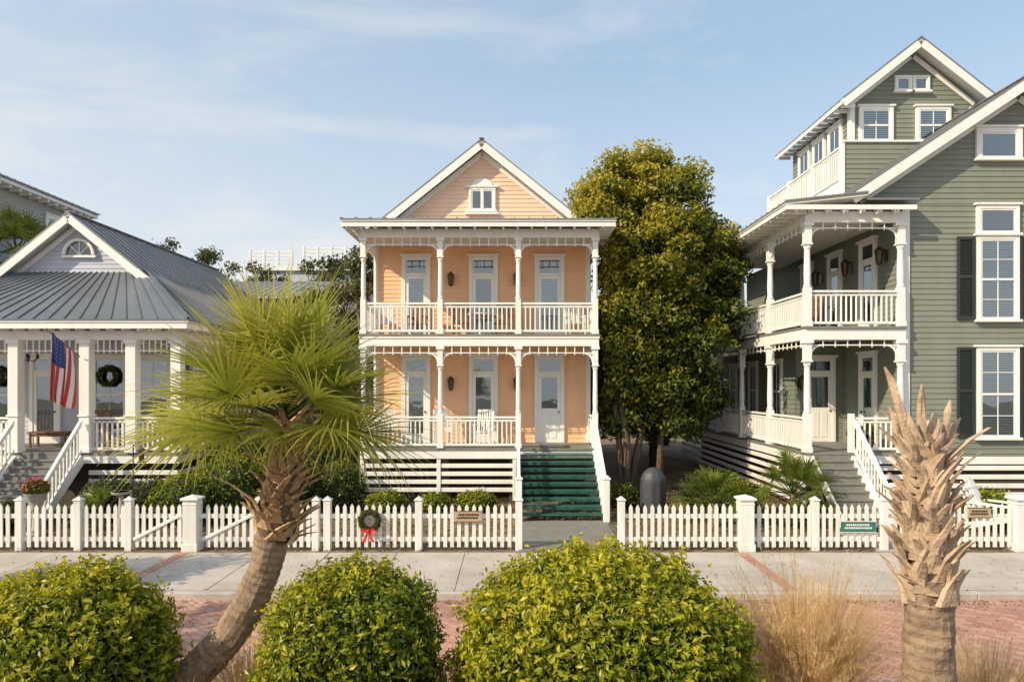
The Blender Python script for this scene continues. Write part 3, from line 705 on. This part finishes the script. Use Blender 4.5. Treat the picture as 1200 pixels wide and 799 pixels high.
for L in range(levels):
    z0=2.4+8.4*L/(levels-1); R=prof(z0); cnt=max(5,int(6*R)); ph=rt.uniform(0,6.28)
    for k in range(cnt):
        a=ph+6.283*k/cnt+rt.uniform(-.25,.25)
        inner=rt.random()<.25
        q=R*(rt.uniform(.2,.6) if inner else rt.uniform(.74,1.04))
        z=z0+rt.uniform(-.35,.35); r=rt.uniform(.45,.9)
        cxx=4.6-(.2 if z>8.5 else 0)
        x=cxx+math.cos(a)*(q-r*.35); y=23.3+math.sin(a)*(q-r*.35)*.8
        lim=1.85 if z>9.1 else 3.0
        if x-r<lim: x=lim+r*rt.uniform(.75,1.0)
        if z<3.3 and y<22.4 and 3.3<x<4.9: continue
        cl.append((x,y,z,r,(z-6)*.055-(x-4.5)*.05-(y-23.2)*.05+rt.uniform(-.15,.17)))  # last value paints sunlight: yellower leaves on high, left and front clumps
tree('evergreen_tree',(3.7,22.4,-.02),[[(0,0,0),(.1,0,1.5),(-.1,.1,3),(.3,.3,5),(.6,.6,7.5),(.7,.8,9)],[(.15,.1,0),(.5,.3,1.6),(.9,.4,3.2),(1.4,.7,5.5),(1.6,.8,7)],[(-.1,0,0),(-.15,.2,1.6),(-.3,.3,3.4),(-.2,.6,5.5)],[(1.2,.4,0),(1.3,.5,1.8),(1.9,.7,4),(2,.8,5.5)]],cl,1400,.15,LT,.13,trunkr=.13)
def mass(name,items,n_per,size,m,bias):
    cl=[]
    tr=[]
    for (x,y,w,h,z0) in items:
        tr.append([(x,y,0),(x+.2,y,h*.4),(x,y,h*.7)])
        for i in range(int(8+w*5)):
            a=random.uniform(0,6.28); zz=random.uniform(z0,h); k=1-((zz-(z0+h)/2)/((h-z0)/2+.3))**2
            q=w/2*math.sqrt(max(.05,k))*random.uniform(.3,1); cl.append((x+math.cos(a)*q,y+math.sin(a)*q,zz,random.uniform(.5,1.0)*max(.8,w/5),random.uniform(-.15,.15)))
    return tree(name,(0,0,0),tr,cl,n_per,size,m,bias,trunkr=.2)
mass('distant_trees',[(-14.5,41,4.5,11.0,3),(-9.8,40,4.5,10.9,2),(-8,31,3.6,9.3,2),(-18,41,5,11.6,3),(-6.5,29,3.2,9.4,1),(-21,41,5,12.0,3),(-5.7,27,2.2,8.6,1.0),(-11,30.5,2.5,6.5,1),(-12,42,3.5,10.9,3)],430,.2,LD,0.17)
mass('distant_trees',[(4,36,6,8,1),(7,34,5,8,1),(6,29,3,6,1),(9,40,5,9,2),(-3,44,6,9,2)],300,.26,LD,-.1)
mass('distant_trees',[(x,62+4*math.sin(x),10,8,0) for x in range(-64,66,9)],60,.7,LD,-.1)
for (sx_,sy_,k_) in((-13.2,9.4,34),(-12.2,6.4,26)):  # unseen trees added off to the left to cast shade on the sidewalk
    cl=[(sx_+random.uniform(-1.3,1.3),sy_+random.uniform(-1.1,1.1),random.uniform(2.8,5.2),random.uniform(.4,.75),random.uniform(-.1,.1)) for i in range(k_)]
    tree('unseen_shadow_tree',(sx_,sy_,-.1),[[(0,0,0),(.1,0,1.6),(0,.1,3),(.1,0,4.6)]],cl,600,.16,LT,0,trunkr=.14)

# ================================================================ PALMS
class FB(B):
    def __init__(s): super().__init__(); s.lv=[]
def frond(fb,stem,base,az,el,pet,R,droop,nl=34,w0=.034,lvb=.4,span=125,pr=.017):
    d=Vector((math.cos(az)*math.cos(el),math.sin(az)*math.cos(el),math.sin(el)))
    side=Vector((-math.sin(az),math.cos(az),0)); base=Vector(base)
    pts=[]
    for i in range(6):
        t=i/5; pts.append(base+d*pet*t+Vector((0,0,-1))*droop*.35*pet*t*t)
    stem.tube(pts,[pr*(1-.4*i/5) for i in range(6)],5)
    tip=pts[-1]; d=(pts[-1]-pts[-2]).normalized(); up=side.cross(d)*-1
    if up.z<0: up=-up
    tw=random.uniform(-.7,.7); side=(side*math.cos(tw)+up*math.sin(tw)).normalized(); up=d.cross(side); 
    if up.z<0: up=-up
    for k in range(nl):
        a=math.radians(-span+2*span*k/(nl-1)+random.uniform(-2.5,2.5))
        ld=(d*math.cos(a)+side*math.sin(a)+up*.26*abs(math.sin(a))).normalized()
        L=R*(.66+.34*math.cos(a*.72))*random.uniform(.86,1.08); dr=droop*random.uniform(.4,2.0)
        wv=ld.cross(up).normalized(); start=tip+d*.10*math.cos(a)*R
        lv=lvb+random.uniform(-.14,.14)
        m=6; bend=wv*random.uniform(-.05,.05)
        for j in range(m+1):
            t=j/m
            p=start+ld*L*t+Vector((0,0,-1))*dr*L*(t**2.6)*.75+bend*L*t*t
            w=w0*(.35+1.3*t if t<.35 else .8*(1-((t-.35)/.65)**.9))+.0008
            q0=p-wv*w;q1=p+wv*w+up*(.5*w)
            fb.v.append(tuple(q0));fb.v.append(tuple(q1))
            if j:
                n=len(fb.v); fb.f.append((n-4,n-3,n-1,n-2)); fb.lv.append(min(1,max(0,lv+.25*t**2)))
def finish_fronds(fb,name,m,parent):
    o=fb.obj(name,m,parent); at=o.data.attributes.new('lv','FLOAT','FACE'); at.data.foreach_set('value',np.array(fb.lv,dtype=np.float32)); return o
def boots(b,pts,r0,r1,n,L=.32,w=.075,lean=.45,cross=.5,seed=0):
    pts=[Vector(p) for p in pts]
    rs=random.Random(seed)
    for i in range(n):
        t=(i+rs.uniform(-1,1))/n; t=min(.999,max(0,t)); k=t*(len(pts)-1); j=min(int(k),len(pts)-2); c=pts[j].lerp(pts[j+1],k-j)
        ax_=(pts[j+1]-pts[j]).normalized()
        a=i*2.399+rs.uniform(-.35,.35); out=Vector((math.cos(a),math.sin(a),0)); out=(out-ax_*out.dot(ax_)).normalized()
        tan=ax_.cross(out); r=r0+(r1-r0)*t
        big=rs.uniform(.7,1.25)
        for sgn in(-1,1):
            ll=L*rs.uniform(.5,1.25)*big; le=lean*rs.uniform(.2,1.8); cr=cross*rs.uniform(.2,2.2)
            p0=c+out*(r*.8)+tan*sgn*w*1.0
            p1=p0+ax_*ll*.45+out*ll*.45*le*.5-tan*sgn*w*cr*.9
            p2=p1+ax_*ll*.35+out*ll*.4*le*1.2-tan*sgn*w*cr
            p3=p2+ax_*ll*.22+out*ll*.3*le*1.5-tan*sgn*w*cr*.6+Vector((rs.uniform(-1,1),rs.uniform(-1,1),0))*.015
            vs=[]; ths=(.022,.018,.014,.006); ws=(w*1.2,w*.85,w*.6,w*rs.uniform(.2,.5))
            for p,ww,tt in zip((p0,p1,p2,p3),ws,ths):
                vs+= [p-tan*ww-out*tt,p+tan*ww-out*tt,p+tan*ww*.7+out*tt,p-tan*ww*.7+out*tt]
            fs=[(0,3,2,1),(12,13,14,15)]
            for s_ in range(3):
                o_=4*s_
                fs+=[(o_,o_+1,o_+5,o_+4),(o_+1,o_+2,o_+6,o_+5),(o_+2,o_+3,o_+7,o_+6),(o_+3,o_,o_+4,o_+7)]
            b.add(vs,fs)
def curve(pts,n):
    pts=[Vector(p) for p in pts]; out=[]
    P=[pts[0]*2-pts[1]]+pts+[pts[-1]*2-pts[-2]]
    for i in range(1,len(P)-2):
        for k in range(n):
            t=k/n; out.append(.5*((2*P[i])+(-P[i-1]+P[i+1])*t+(2*P[i-1]-5*P[i]+4*P[i+1]-P[i+2])*t*t+(-P[i-1]+3*P[i]-3*P[i+1]+P[i+2])*t**3))
    out.append(pts[-1]); return out
def ringed(n,r0,r1,seed):
    rs=random.Random(seed); out=[]
    for i in range(n):
        out.append(r0+(r1-r0)*i/n+(.006 if i%2 else -.002)+rs.uniform(-.004,.004))
    return out
e=E('palm_tree'); tp=curve([(-4.35,7,-.05),(-3.9,7,.25),(-3.35,7,.58),(-2.86,7,1.08),(-2.56,7,1.65),(-2.42,7,2.2)],16)
b=B(); b.tube(tp,ringed(len(tp),.195,.16,1),20,wob=.14); b.obj('trunk',PALMB,e,False)
bp=curve([(-2.44,7,2.0),(-2.38,7,2.4),(-2.34,7,2.8),(-2.31,7,3.2)],6)
b=B(); b.tube(bp,[.16,.17,.18,.19,.19,.19,.19,.18,.18,.17,.16,.15,.14,.13,.12,.11,.10,.09,.08][:len(bp)],12,wob=.2); b.obj('heart',HEART,e,True)
b=B(); boots(b,bp,.22,.10,60,.26,.05,.75,.8,3); b.obj('boots',BOOT,e)
fb=FB(); st=B(); top=Vector((-2.30,7,3.2))
rs=random.Random(5); rr_=random.Random(77); random.seed(77)
NF=48
for i in range(NF):
    t=i/(NF-1); az_=i*2.399+rs.uniform(-.2,.2); el=math.radians(84-90*t**.85+rs.uniform(-7,7))
    reach=.84+.26*abs(math.cos(az_))
    frond(fb,st,top+Vector((0,0,.16*(1-t))),az_,el,rs.uniform(.48,.78)*reach,rs.uniform(.70,.88)*reach,.05+.2*t,38,.0175,.56-.1*t+rs.uniform(-.12,.12))
finish_fronds(fb,'fronds',LP,e); st.obj('petioles',LP,e)
e=E('palm_stump'); x0=3.66
b=B(); tp=curve([(x0+.02,6,-.05),(x0,6,.8),(x0,6,1.5),(x0+.02,6,2.0)],14)
b.tube(tp,ringed(len(tp),.21,.19,2),20,wob=.12); b.obj('trunk',PALMB,e,False)
bp=curve([(x0+.01,6,1.68),(x0,6,2.1),(x0-.02,6,2.55),(x0-.03,6,3.0)],6)
b=B(); b.tube(bp,[.20-.006*i for i in range(len(bp))],12,wob=.2); b.obj('heart',HEART,e,True)
b=B(); boots(b,bp,.25,.11,80,.34,.047,.34,1.0,11)
for (dx,dy,dr_,h,r) in((-.11,0,-.27,.95,.055),(-.03,.02,-.03,.80,.05),(.05,-.04,.13,.66,.05),(-.06,-.08,-.16,.55,.045),(.09,.06,.22,.5,.045),(0,-.09,.03,.5,.05),(-.13,.05,-.2,.6,.04)):
    p=[(x0+dx+dr_*k**1.3+.015*math.sin(k*9+dx*50),6+dy,2.8+h*k) for k in(0,.3,.6,.85,1)]
    b.tube(p,[r,r*.9,r*.75,r*.6,r*.15],6,wob=.7)
b.obj('boots',BOOTG,e)
def palmetto(name,x,y,h,R,n,seed,lv=.25,m=LP,z=None,w0=.02,tr=.12):
    e=E(name); fb=FB(); st=B(); rs=random.Random(seed)
    z=z or h*.45
    b=B(); b.tube([(x,y,-.02),(x,y,z+.05)],[tr,tr*.8],8); b.obj('stem',PALMB,e)
    for i in range(n):
        t=i/(n-1); frond(fb,st,(x,y,z),i*2.399+seed,math.radians(78-78*t),R*rs.uniform(.7,1),R*.62,.2+.25*t,26,w0,lv+rs.uniform(-.1,.1))
    finish_fronds(fb,'fronds',m,e); st.obj('petioles',LP,e)
palmetto('palmetto_plant',5.1,17.3,1.2,.8,20,1,.08)
palmetto('palmetto_plant',7.25,17.6,1.6,.95,26,2,.1)
palmetto('palmetto_plant',-10.2,16.9,.6,.7,14,3,.0)
palmetto('palmetto_plant',5.9,18.6,.8,.6,12,6,.1)
palmetto('palm_tree',-20.3,28,0,1.5,24,4,.15,z=8.9,w0=.045,tr=.2)

def grass(name,x,y,h,r,n,seed,plume=True,w=.004):
    e=E(name); fb=FB(); rs=random.Random(seed)
    for i in range(n):
        a=rs.uniform(0,6.28); q=rs.random()**.6*r*.25; bx_=x+math.cos(a)*q; by=y+math.sin(a)*q
        L=h*rs.uniform(.4,1.08); out=rs.uniform(.05,.8)*r; dr=rs.uniform(0,.35)
        sx,sy=-math.sin(a),math.cos(a); lv=rs.uniform(0,1)
        ww=w*rs.uniform(.6,1.3); kx=rs.uniform(-.08,.08)
        pl=plume and rs.random()<.4
        def pt(t): return Vector((bx_+math.cos(a)*out*t**1.6+kx*t*t,by+math.sin(a)*out*t**1.6,L*t-dr*L*t**3))
        for j in range(7):
            t=j/6; p=pt(t); k=ww*(1-.75*t)
            fb.v.append((p.x-sx*k,p.y-sy*k,p.z)); fb.v.append((p.x+sx*k,p.y+sy*k,p.z))
            if j: m_=len(fb.v); fb.f.append((m_-4,m_-3,m_-1,m_-2)); fb.lv.append(lv)
        if pl:
            for j in range(34):
                t=rs.uniform(.6,1); p=pt(t)
                u=Vector((rs.uniform(-1,1),rs.uniform(-1,1),rs.uniform(.3,1.6))).normalized()*rs.uniform(.03,.09); s=Vector((sx,sy,0))*.0022
                m_=len(fb.v); fb.v+= [tuple(p-s),tuple(p+s),tuple(p+u)]; fb.f.append((m_,m_+1,m_+2)); fb.lv.append(min(1,lv*.5+.6))
    finish_fronds(fb,'blades',LG,e)
grass('ornamental_grass',3.0,6.9,1.78,1.0,2600,1); grass('ornamental_grass',2.55,6.4,1.05,.8,1300,4)
grass('ornamental_grass',-2.7,6.9,.95,.7,1300,2); grass('ornamental_grass',-.55,6.9,.9,.5,500,3,False); grass('ornamental_grass',4.6,6.6,1.1,.7,1000,6)

# ================================================================ OBJECTS
def wreath(name,x,y,z,R,bow=True):
    e=E(name); n=1600; a=rng.random(n)*6.283; c=rng.random(n)*6.283; rr=R*.26*(1+.25*np.sin(a*9))
    d=np.stack([np.cos(a)*np.cos(c),np.sin(c),np.sin(a)*np.cos(c)],1)
    P=np.stack([np.cos(a)*R,0*a,np.sin(a)*R],1)+d*rr[:,None]+np.array([x,y,z])
    leafmesh('needles',P,d,.06,LD,e,rng.random(n),.4,.8)
    b=B(); m=24; pts=[(x+math.cos(6.283*i/m)*R,y,z+math.sin(6.283*i/m)*R) for i in range(m+1)]; b.tube(pts,[R*.2]*(m+1),6,False); b.obj('ring',CORE,e)
    if bow:
        b=B(); zb=z-R
        for sx in(-1,1):
            b.add([(x,y-.1,zb),(x+sx*.13,y-.16,zb+.08),(x+sx*.15,y-.12,zb),(x+sx*.13,y-.16,zb-.07),(x+sx*.12,y-.08,zb+.0)],[(0,1,2),(0,2,3),(0,4,1),(0,3,4)])
            b.add([(x-.02,y-.1,zb),(x+.02,y-.1,zb),(x+sx*.1+.04,y-.12,zb-.26),(x+sx*.1-.04,y-.1,zb-.24)],[(0,1,2,3)])
        b.lathe((x,y-.12,zb),[(.01,-.04),(.035,-.02),(.035,.02),(.01,.04)],8); b.obj('bow',RED,e)
wreath('christmas_wreath',-3.07,14.7,.66,.19); wreath('christmas_wreath',-12.93,21.8,3.85,.27,False); wreath('christmas_wreath',-16.53,21.8,3.85,.27,False)
e=E('american_flag'); b=B(); b.tube([(-11.9,18.8,4.35),(-12.35,18.1,5.05)],[.018,.014],8); b.lathe((-12.35,18.1,5.05),[(.01,-.03),(.035,0),(.01,.035)],8); b.obj('pole',WOOD,e)
top0=Vector((-11.96,18.7,4.42)); top1=Vector((-12.33,18.13,5.0))
parts={'red_stripes':(B(),RED),'white_stripes':(B(),FWHITE),'blue_canton':(B(),BLUE)}
NU,NV=52,28
def fp(u,v):
    base=top0.lerp(top1,u); g=1-.25*v
    x=-12.14+(base.x+12.14)*g*.95+.05*math.sin(v*3+u*2); y=18.4+(base.y-18.4)*g*.8+.09*math.sin(u*15+v*2)*(.25+v)
    return (x+.045*math.sin(u*13+1)*(.2+v),y,base.z-v*(1.5+.35*u))
for i in range(NU):
    for j in range(NV):
        st_=i//4; u,v=i/NU,j/NV
        key='blue_canton' if (st_>=6 and v<.4) else('red_stripes' if st_%2==0 else 'white_stripes')
        parts[key][0].add([fp(u,v),fp(u+1/NU,v),fp(u+1/NU,v+1/NV),fp(u,v+1/NV)],[(0,1,2,3)])
for k,(bb_,m_) in parts.items(): bb_.obj(k,m_,e)
b=B()
for i in range(5):
    for j in range(6):
        u=.52+i*.09;v=.04+j*.06; p=Vector(fp(u,v))+Vector((0,-.012,0)); r=.015
        b.add([p+Vector((r*math.cos(math.pi/2+k*math.pi/5)*(1 if k%2==0 else .45),0,r*math.sin(math.pi/2+k*math.pi/5)*(1 if k%2==0 else .45))) for k in range(10)],[tuple(range(10))])
b.obj('stars',FWHITE,e)
e=E('wooden_bench'); b=B(); x,y,z=-13.9,20.6,1.7
b.box(x-.6,x+.6,y-.22,y+.22,z+.42,z+.47)
for sx in(-.52,.52):
    for sy in(-.17,.17): b.box(x+sx-.03,x+sx+.03,y+sy-.03,y+sy+.03,z,z+.42)
b.box(x-.52,x+.52,y-.18,y-.15,z+.33,z+.4); b.box(x-.5,x+.5,y+.14,y+.17,z+.33,z+.4); b.obj('bench_frame',WOOD,e,bevel=.006)
e=E('porch_chandelier'); b=B(); x,y,z=-14.6,20.6,4.35; b.tube([(x,y,5.0),(x,y,z)],[.01,.01],6)
for i in range(6):
    a=i*1.047; b.tube([(x,y,z),(x+.14*math.cos(a),y+.14*math.sin(a),z-.08),(x+.27*math.cos(a),y+.27*math.sin(a),z+.04)],[.012]*3,6); b.lathe((x+.27*math.cos(a),y+.27*math.sin(a),z+.04),[(.03,0),(.035,.02),(.02,.1),(.005,.13)],8)
b.obj('arms_and_candles',METBLK,e)
e=E('flower_urn'); b=B(); ux,uy=-11.3,16.2; b.box(ux-.2,ux+.2,16.0,16.4,0,.1); b.lathe((ux,uy,.1),[(.16,0),(.16,.05),(.08,.1),(.08,.5),(.14,.55),(.1,.62),(.2,.75),(.24,.9),(.26,.92),(.22,.92)],18); b.obj('urn',CONC,e,True)
n=900; d=rng.normal(size=(n,3)); d/=np.linalg.norm(d,axis=1)[:,None]; leafmesh('foliage',d*np.array([.26,.26,.2])+np.array([ux,uy,1.12]),d,.09,LB,e,rng.random(n)*.6)
n=110; d=rng.normal(size=(n,3)); d/=np.linalg.norm(d,axis=1)[:,None]; d[:,2]=abs(d[:,2]); leafmesh('flowers',d*np.array([.28,.28,.27])+np.array([ux,uy,1.12]),d,.055,LF,e,rng.random(n),.9)
e=E('bird_feeder'); b=B(); x,y=-9.1,16.4; b.tube([(x,y,0),(x,y,2.15)],[.018,.015],8); b.tube([(x,y,2.1),(x+.1,y,2.25),(x+.2,y,2.1)],[.01]*3,6); b.obj('pole',METBLK,e)
b=B(); b.lathe((x+.2,y,1.72),[(.1,0),(.1,.02),(.06,.03),(.06,.26),(.13,.28),(.02,.37)],12); b.obj('feeder',BRASS,e)
b=B(); b.lathe((x,y-.5,0),[(.12,0),(.1,.03),(.05,.9),(.05,1.0),(.2,1.05),(.22,1.1),(.2,1.1),(.03,1.07)],14); b.obj('bird_bath',CONC,None)
bm=bmesh.new(); bmesh.ops.create_uvsphere(bm,u_segments=40,v_segments=24,radius=1)
for v in bm.verts:
    z=v.co.z; a=math.atan2(v.co.y,v.co.x); rr=math.hypot(v.co.x,v.co.y)
    prof_=rr if z>0 else (1 if z>-.95 else rr*2)
    f=1+.05*math.sin(a*9)*(1 if z<0 else .3)+.03*noise.noise(Vector((math.cos(a)*3,math.sin(a)*3,z*4)))
    v.co.x=.34*f*prof_*math.cos(a); v.co.y=.31*f*prof_*math.sin(a); v.co.z=.92+z*(.42 if z>0 else .92)
me=bpy.data.meshes.new('covered_grill'); bm.to_mesh(me); bm.free(); o=bpy.data.objects.new('covered_grill',me); scene.collection.objects.link(o); me.materials.append(GRILL)
me.polygons.foreach_set('use_smooth',[True]*len(me.polygons)); o.location=(3.85,18.6,0)
def adirondack(x,y,rot):
    b=B()
    for sx in(-.28,.28):
        b.beam((sx,-.4,.35),(sx,.45,.08),.03,.1); b.box(sx-.04,sx+.0,-.42,-.36,0,.52); b.box(sx-.08,sx+.06,-.45,.35,.52,.545); b.box(sx-.02,sx+.02,.25,.3,.1,.52)
    for i in range(6): b.beam((-.28,-.36+i*.1,.39-i*.032),(.28,-.36+i*.1,.39-i*.032),.085,.02)
    for i in range(7):
        u=-.24+i*.08; h=.98-abs(i-3)**1.6*.035; b.beam((u,.22,.2),(u*1.15,.55,h),.07,.018)
    b.beam((-.3,.34,.48),(.3,.34,.48),.03,.07); b.beam((-.28,.46,.75),(.28,.46,.75),.03,.05)
    o=b.obj('adirondack_chair',WHITE,None); o.location=(x,y,0); o.rotation_euler=(0,0,rot); o.scale=(1.3,1.3,1.35)
adirondack(11.75,16.5,.5); adirondack(13.2,16.5,-.3)
for (x,y,z,s,col) in((10.0,19.2,1.75,.2,CLAY),(9.5,18.9,1.75,.15,SIGNG)):
    e=E('potted_plant'); b=B(); b.lathe((x,y,z),[(s*.6,0),(s,.3),(s*1.1,.32),(s*.9,.32)],14); b.obj('pot',col,e,True)
    n=500; d=rng.normal(size=(n,3)); d/=np.linalg.norm(d,axis=1)[:,None]; leafmesh('leaves',d*np.array([.22,.22,.25])*rng.random((n,1))**.4+np.array([x,y,z+.5]),d,.1,LT,e,rng.random(n)*.7)

# ================================================================ LIGHT + SKY
SEL=math.radians(34); azf=math.radians(32)
sv=Vector((-math.cos(SEL)*math.cos(azf),-math.cos(SEL)*math.sin(azf),math.sin(SEL)))
ld=bpy.data.lights.new('sun','SUN'); ld.energy=5.0; ld.angle=math.radians(.6); ld.color=(1,.84,.60)
lo=bpy.data.objects.new('sun',ld); scene.collection.objects.link(lo); lo.rotation_euler=sv.to_track_quat('Z','Y').to_euler()
w=bpy.data.worlds.new('World'); scene.world=w; w.use_nodes=True; nt=w.node_tree; bg=nt.nodes['Background']
L_=nt.links.new
sky=nt.nodes.new('ShaderNodeTexSky'); sky.sky_type='NISHITA'; sky.sun_disc=False; sky.sun_elevation=SEL; sky.sun_rotation=math.atan2(sv.x,sv.y)
sky.air_density=1.0; sky.dust_density=1.2; sky.ozone_density=1.0
tc=nt.nodes.new('ShaderNodeTexCoord')
m1=nt.nodes.new('ShaderNodeMixRGB'); m1.inputs[0].default_value=.44; m1.inputs['Color2'].default_value=(4.4,5.9,7.3,1); L_(sky.outputs[0],m1.inputs['Color1'])
mp=nt.nodes.new('ShaderNodeMapping'); mp.inputs['Scale'].default_value=(1.2,1.2,5.0); mp.inputs['Rotation'].default_value=(0,math.radians(12),0)
n=nt.nodes.new('ShaderNodeTexNoise'); n.inputs['Scale'].default_value=1.7; n.inputs['Detail'].default_value=9; n.inputs['Roughness'].default_value=.6; n.inputs['Distortion'].default_value=.5
L_(tc.outputs['Generated'],mp.inputs[0]); L_(mp.outputs[0],n.inputs[0])
mr=nt.nodes.new('ShaderNodeMapRange'); mr.inputs[1].default_value=.5; mr.inputs[2].default_value=.85; mr.inputs[3].default_value=.0; mr.inputs[4].default_value=.65
L_(n.outputs[0],mr.inputs[0])
sp=nt.nodes.new('ShaderNodeSeparateXYZ'); L_(tc.outputs['Generated'],sp.inputs[0])
hz=nt.nodes.new('ShaderNodeMapRange'); hz.inputs[1].default_value=0.02; hz.inputs[2].default_value=.42; hz.inputs[3].default_value=.68; hz.inputs[4].default_value=0; L_(sp.outputs['Z'],hz.inputs[0])
dt=nt.nodes.new('ShaderNodeVectorMath'); dt.operation='DOT_PRODUCT'; L_(tc.outputs['Generated'],dt.inputs[0]); dt.inputs[1].default_value=sv
gl=nt.nodes.new('ShaderNodeMapRange'); gl.inputs[1].default_value=-.3; gl.inputs[2].default_value=.9; gl.inputs[3].default_value=0; gl.inputs[4].default_value=.45; L_(dt.outputs['Value'],gl.inputs[0])
a1=nt.nodes.new('ShaderNodeMath'); L_(mr.outputs[0],a1.inputs[0]); L_(hz.outputs[0],a1.inputs[1])
a2=nt.nodes.new('ShaderNodeMath'); a2.use_clamp=True; L_(a1.outputs[0],a2.inputs[0]); L_(gl.outputs[0],a2.inputs[1])
mx=nt.nodes.new('ShaderNodeMixRGB'); mx.inputs['Color2'].default_value=(6.1,6.05,5.8,1)
L_(a2.outputs[0],mx.inputs[0]); L_(m1.outputs[0],mx.inputs['Color1']); L_(mx.outputs[0],bg.inputs[0]); bg.inputs[1].default_value=.15

cam=bpy.data.cameras.new('camera'); co=bpy.data.objects.new('camera',cam); scene.collection.objects.link(co)
co.location=(0,0,3.6); co.rotation_euler=(math.radians(90),0,0); cam.lens=24; cam.sensor_width=36; cam.shift_y=.042; cam.clip_end=2000; cam.clip_start=.1
scene.camera=co
scene.view_settings.view_transform='Standard'; scene.view_settings.look='None'; scene.view_settings.exposure=0
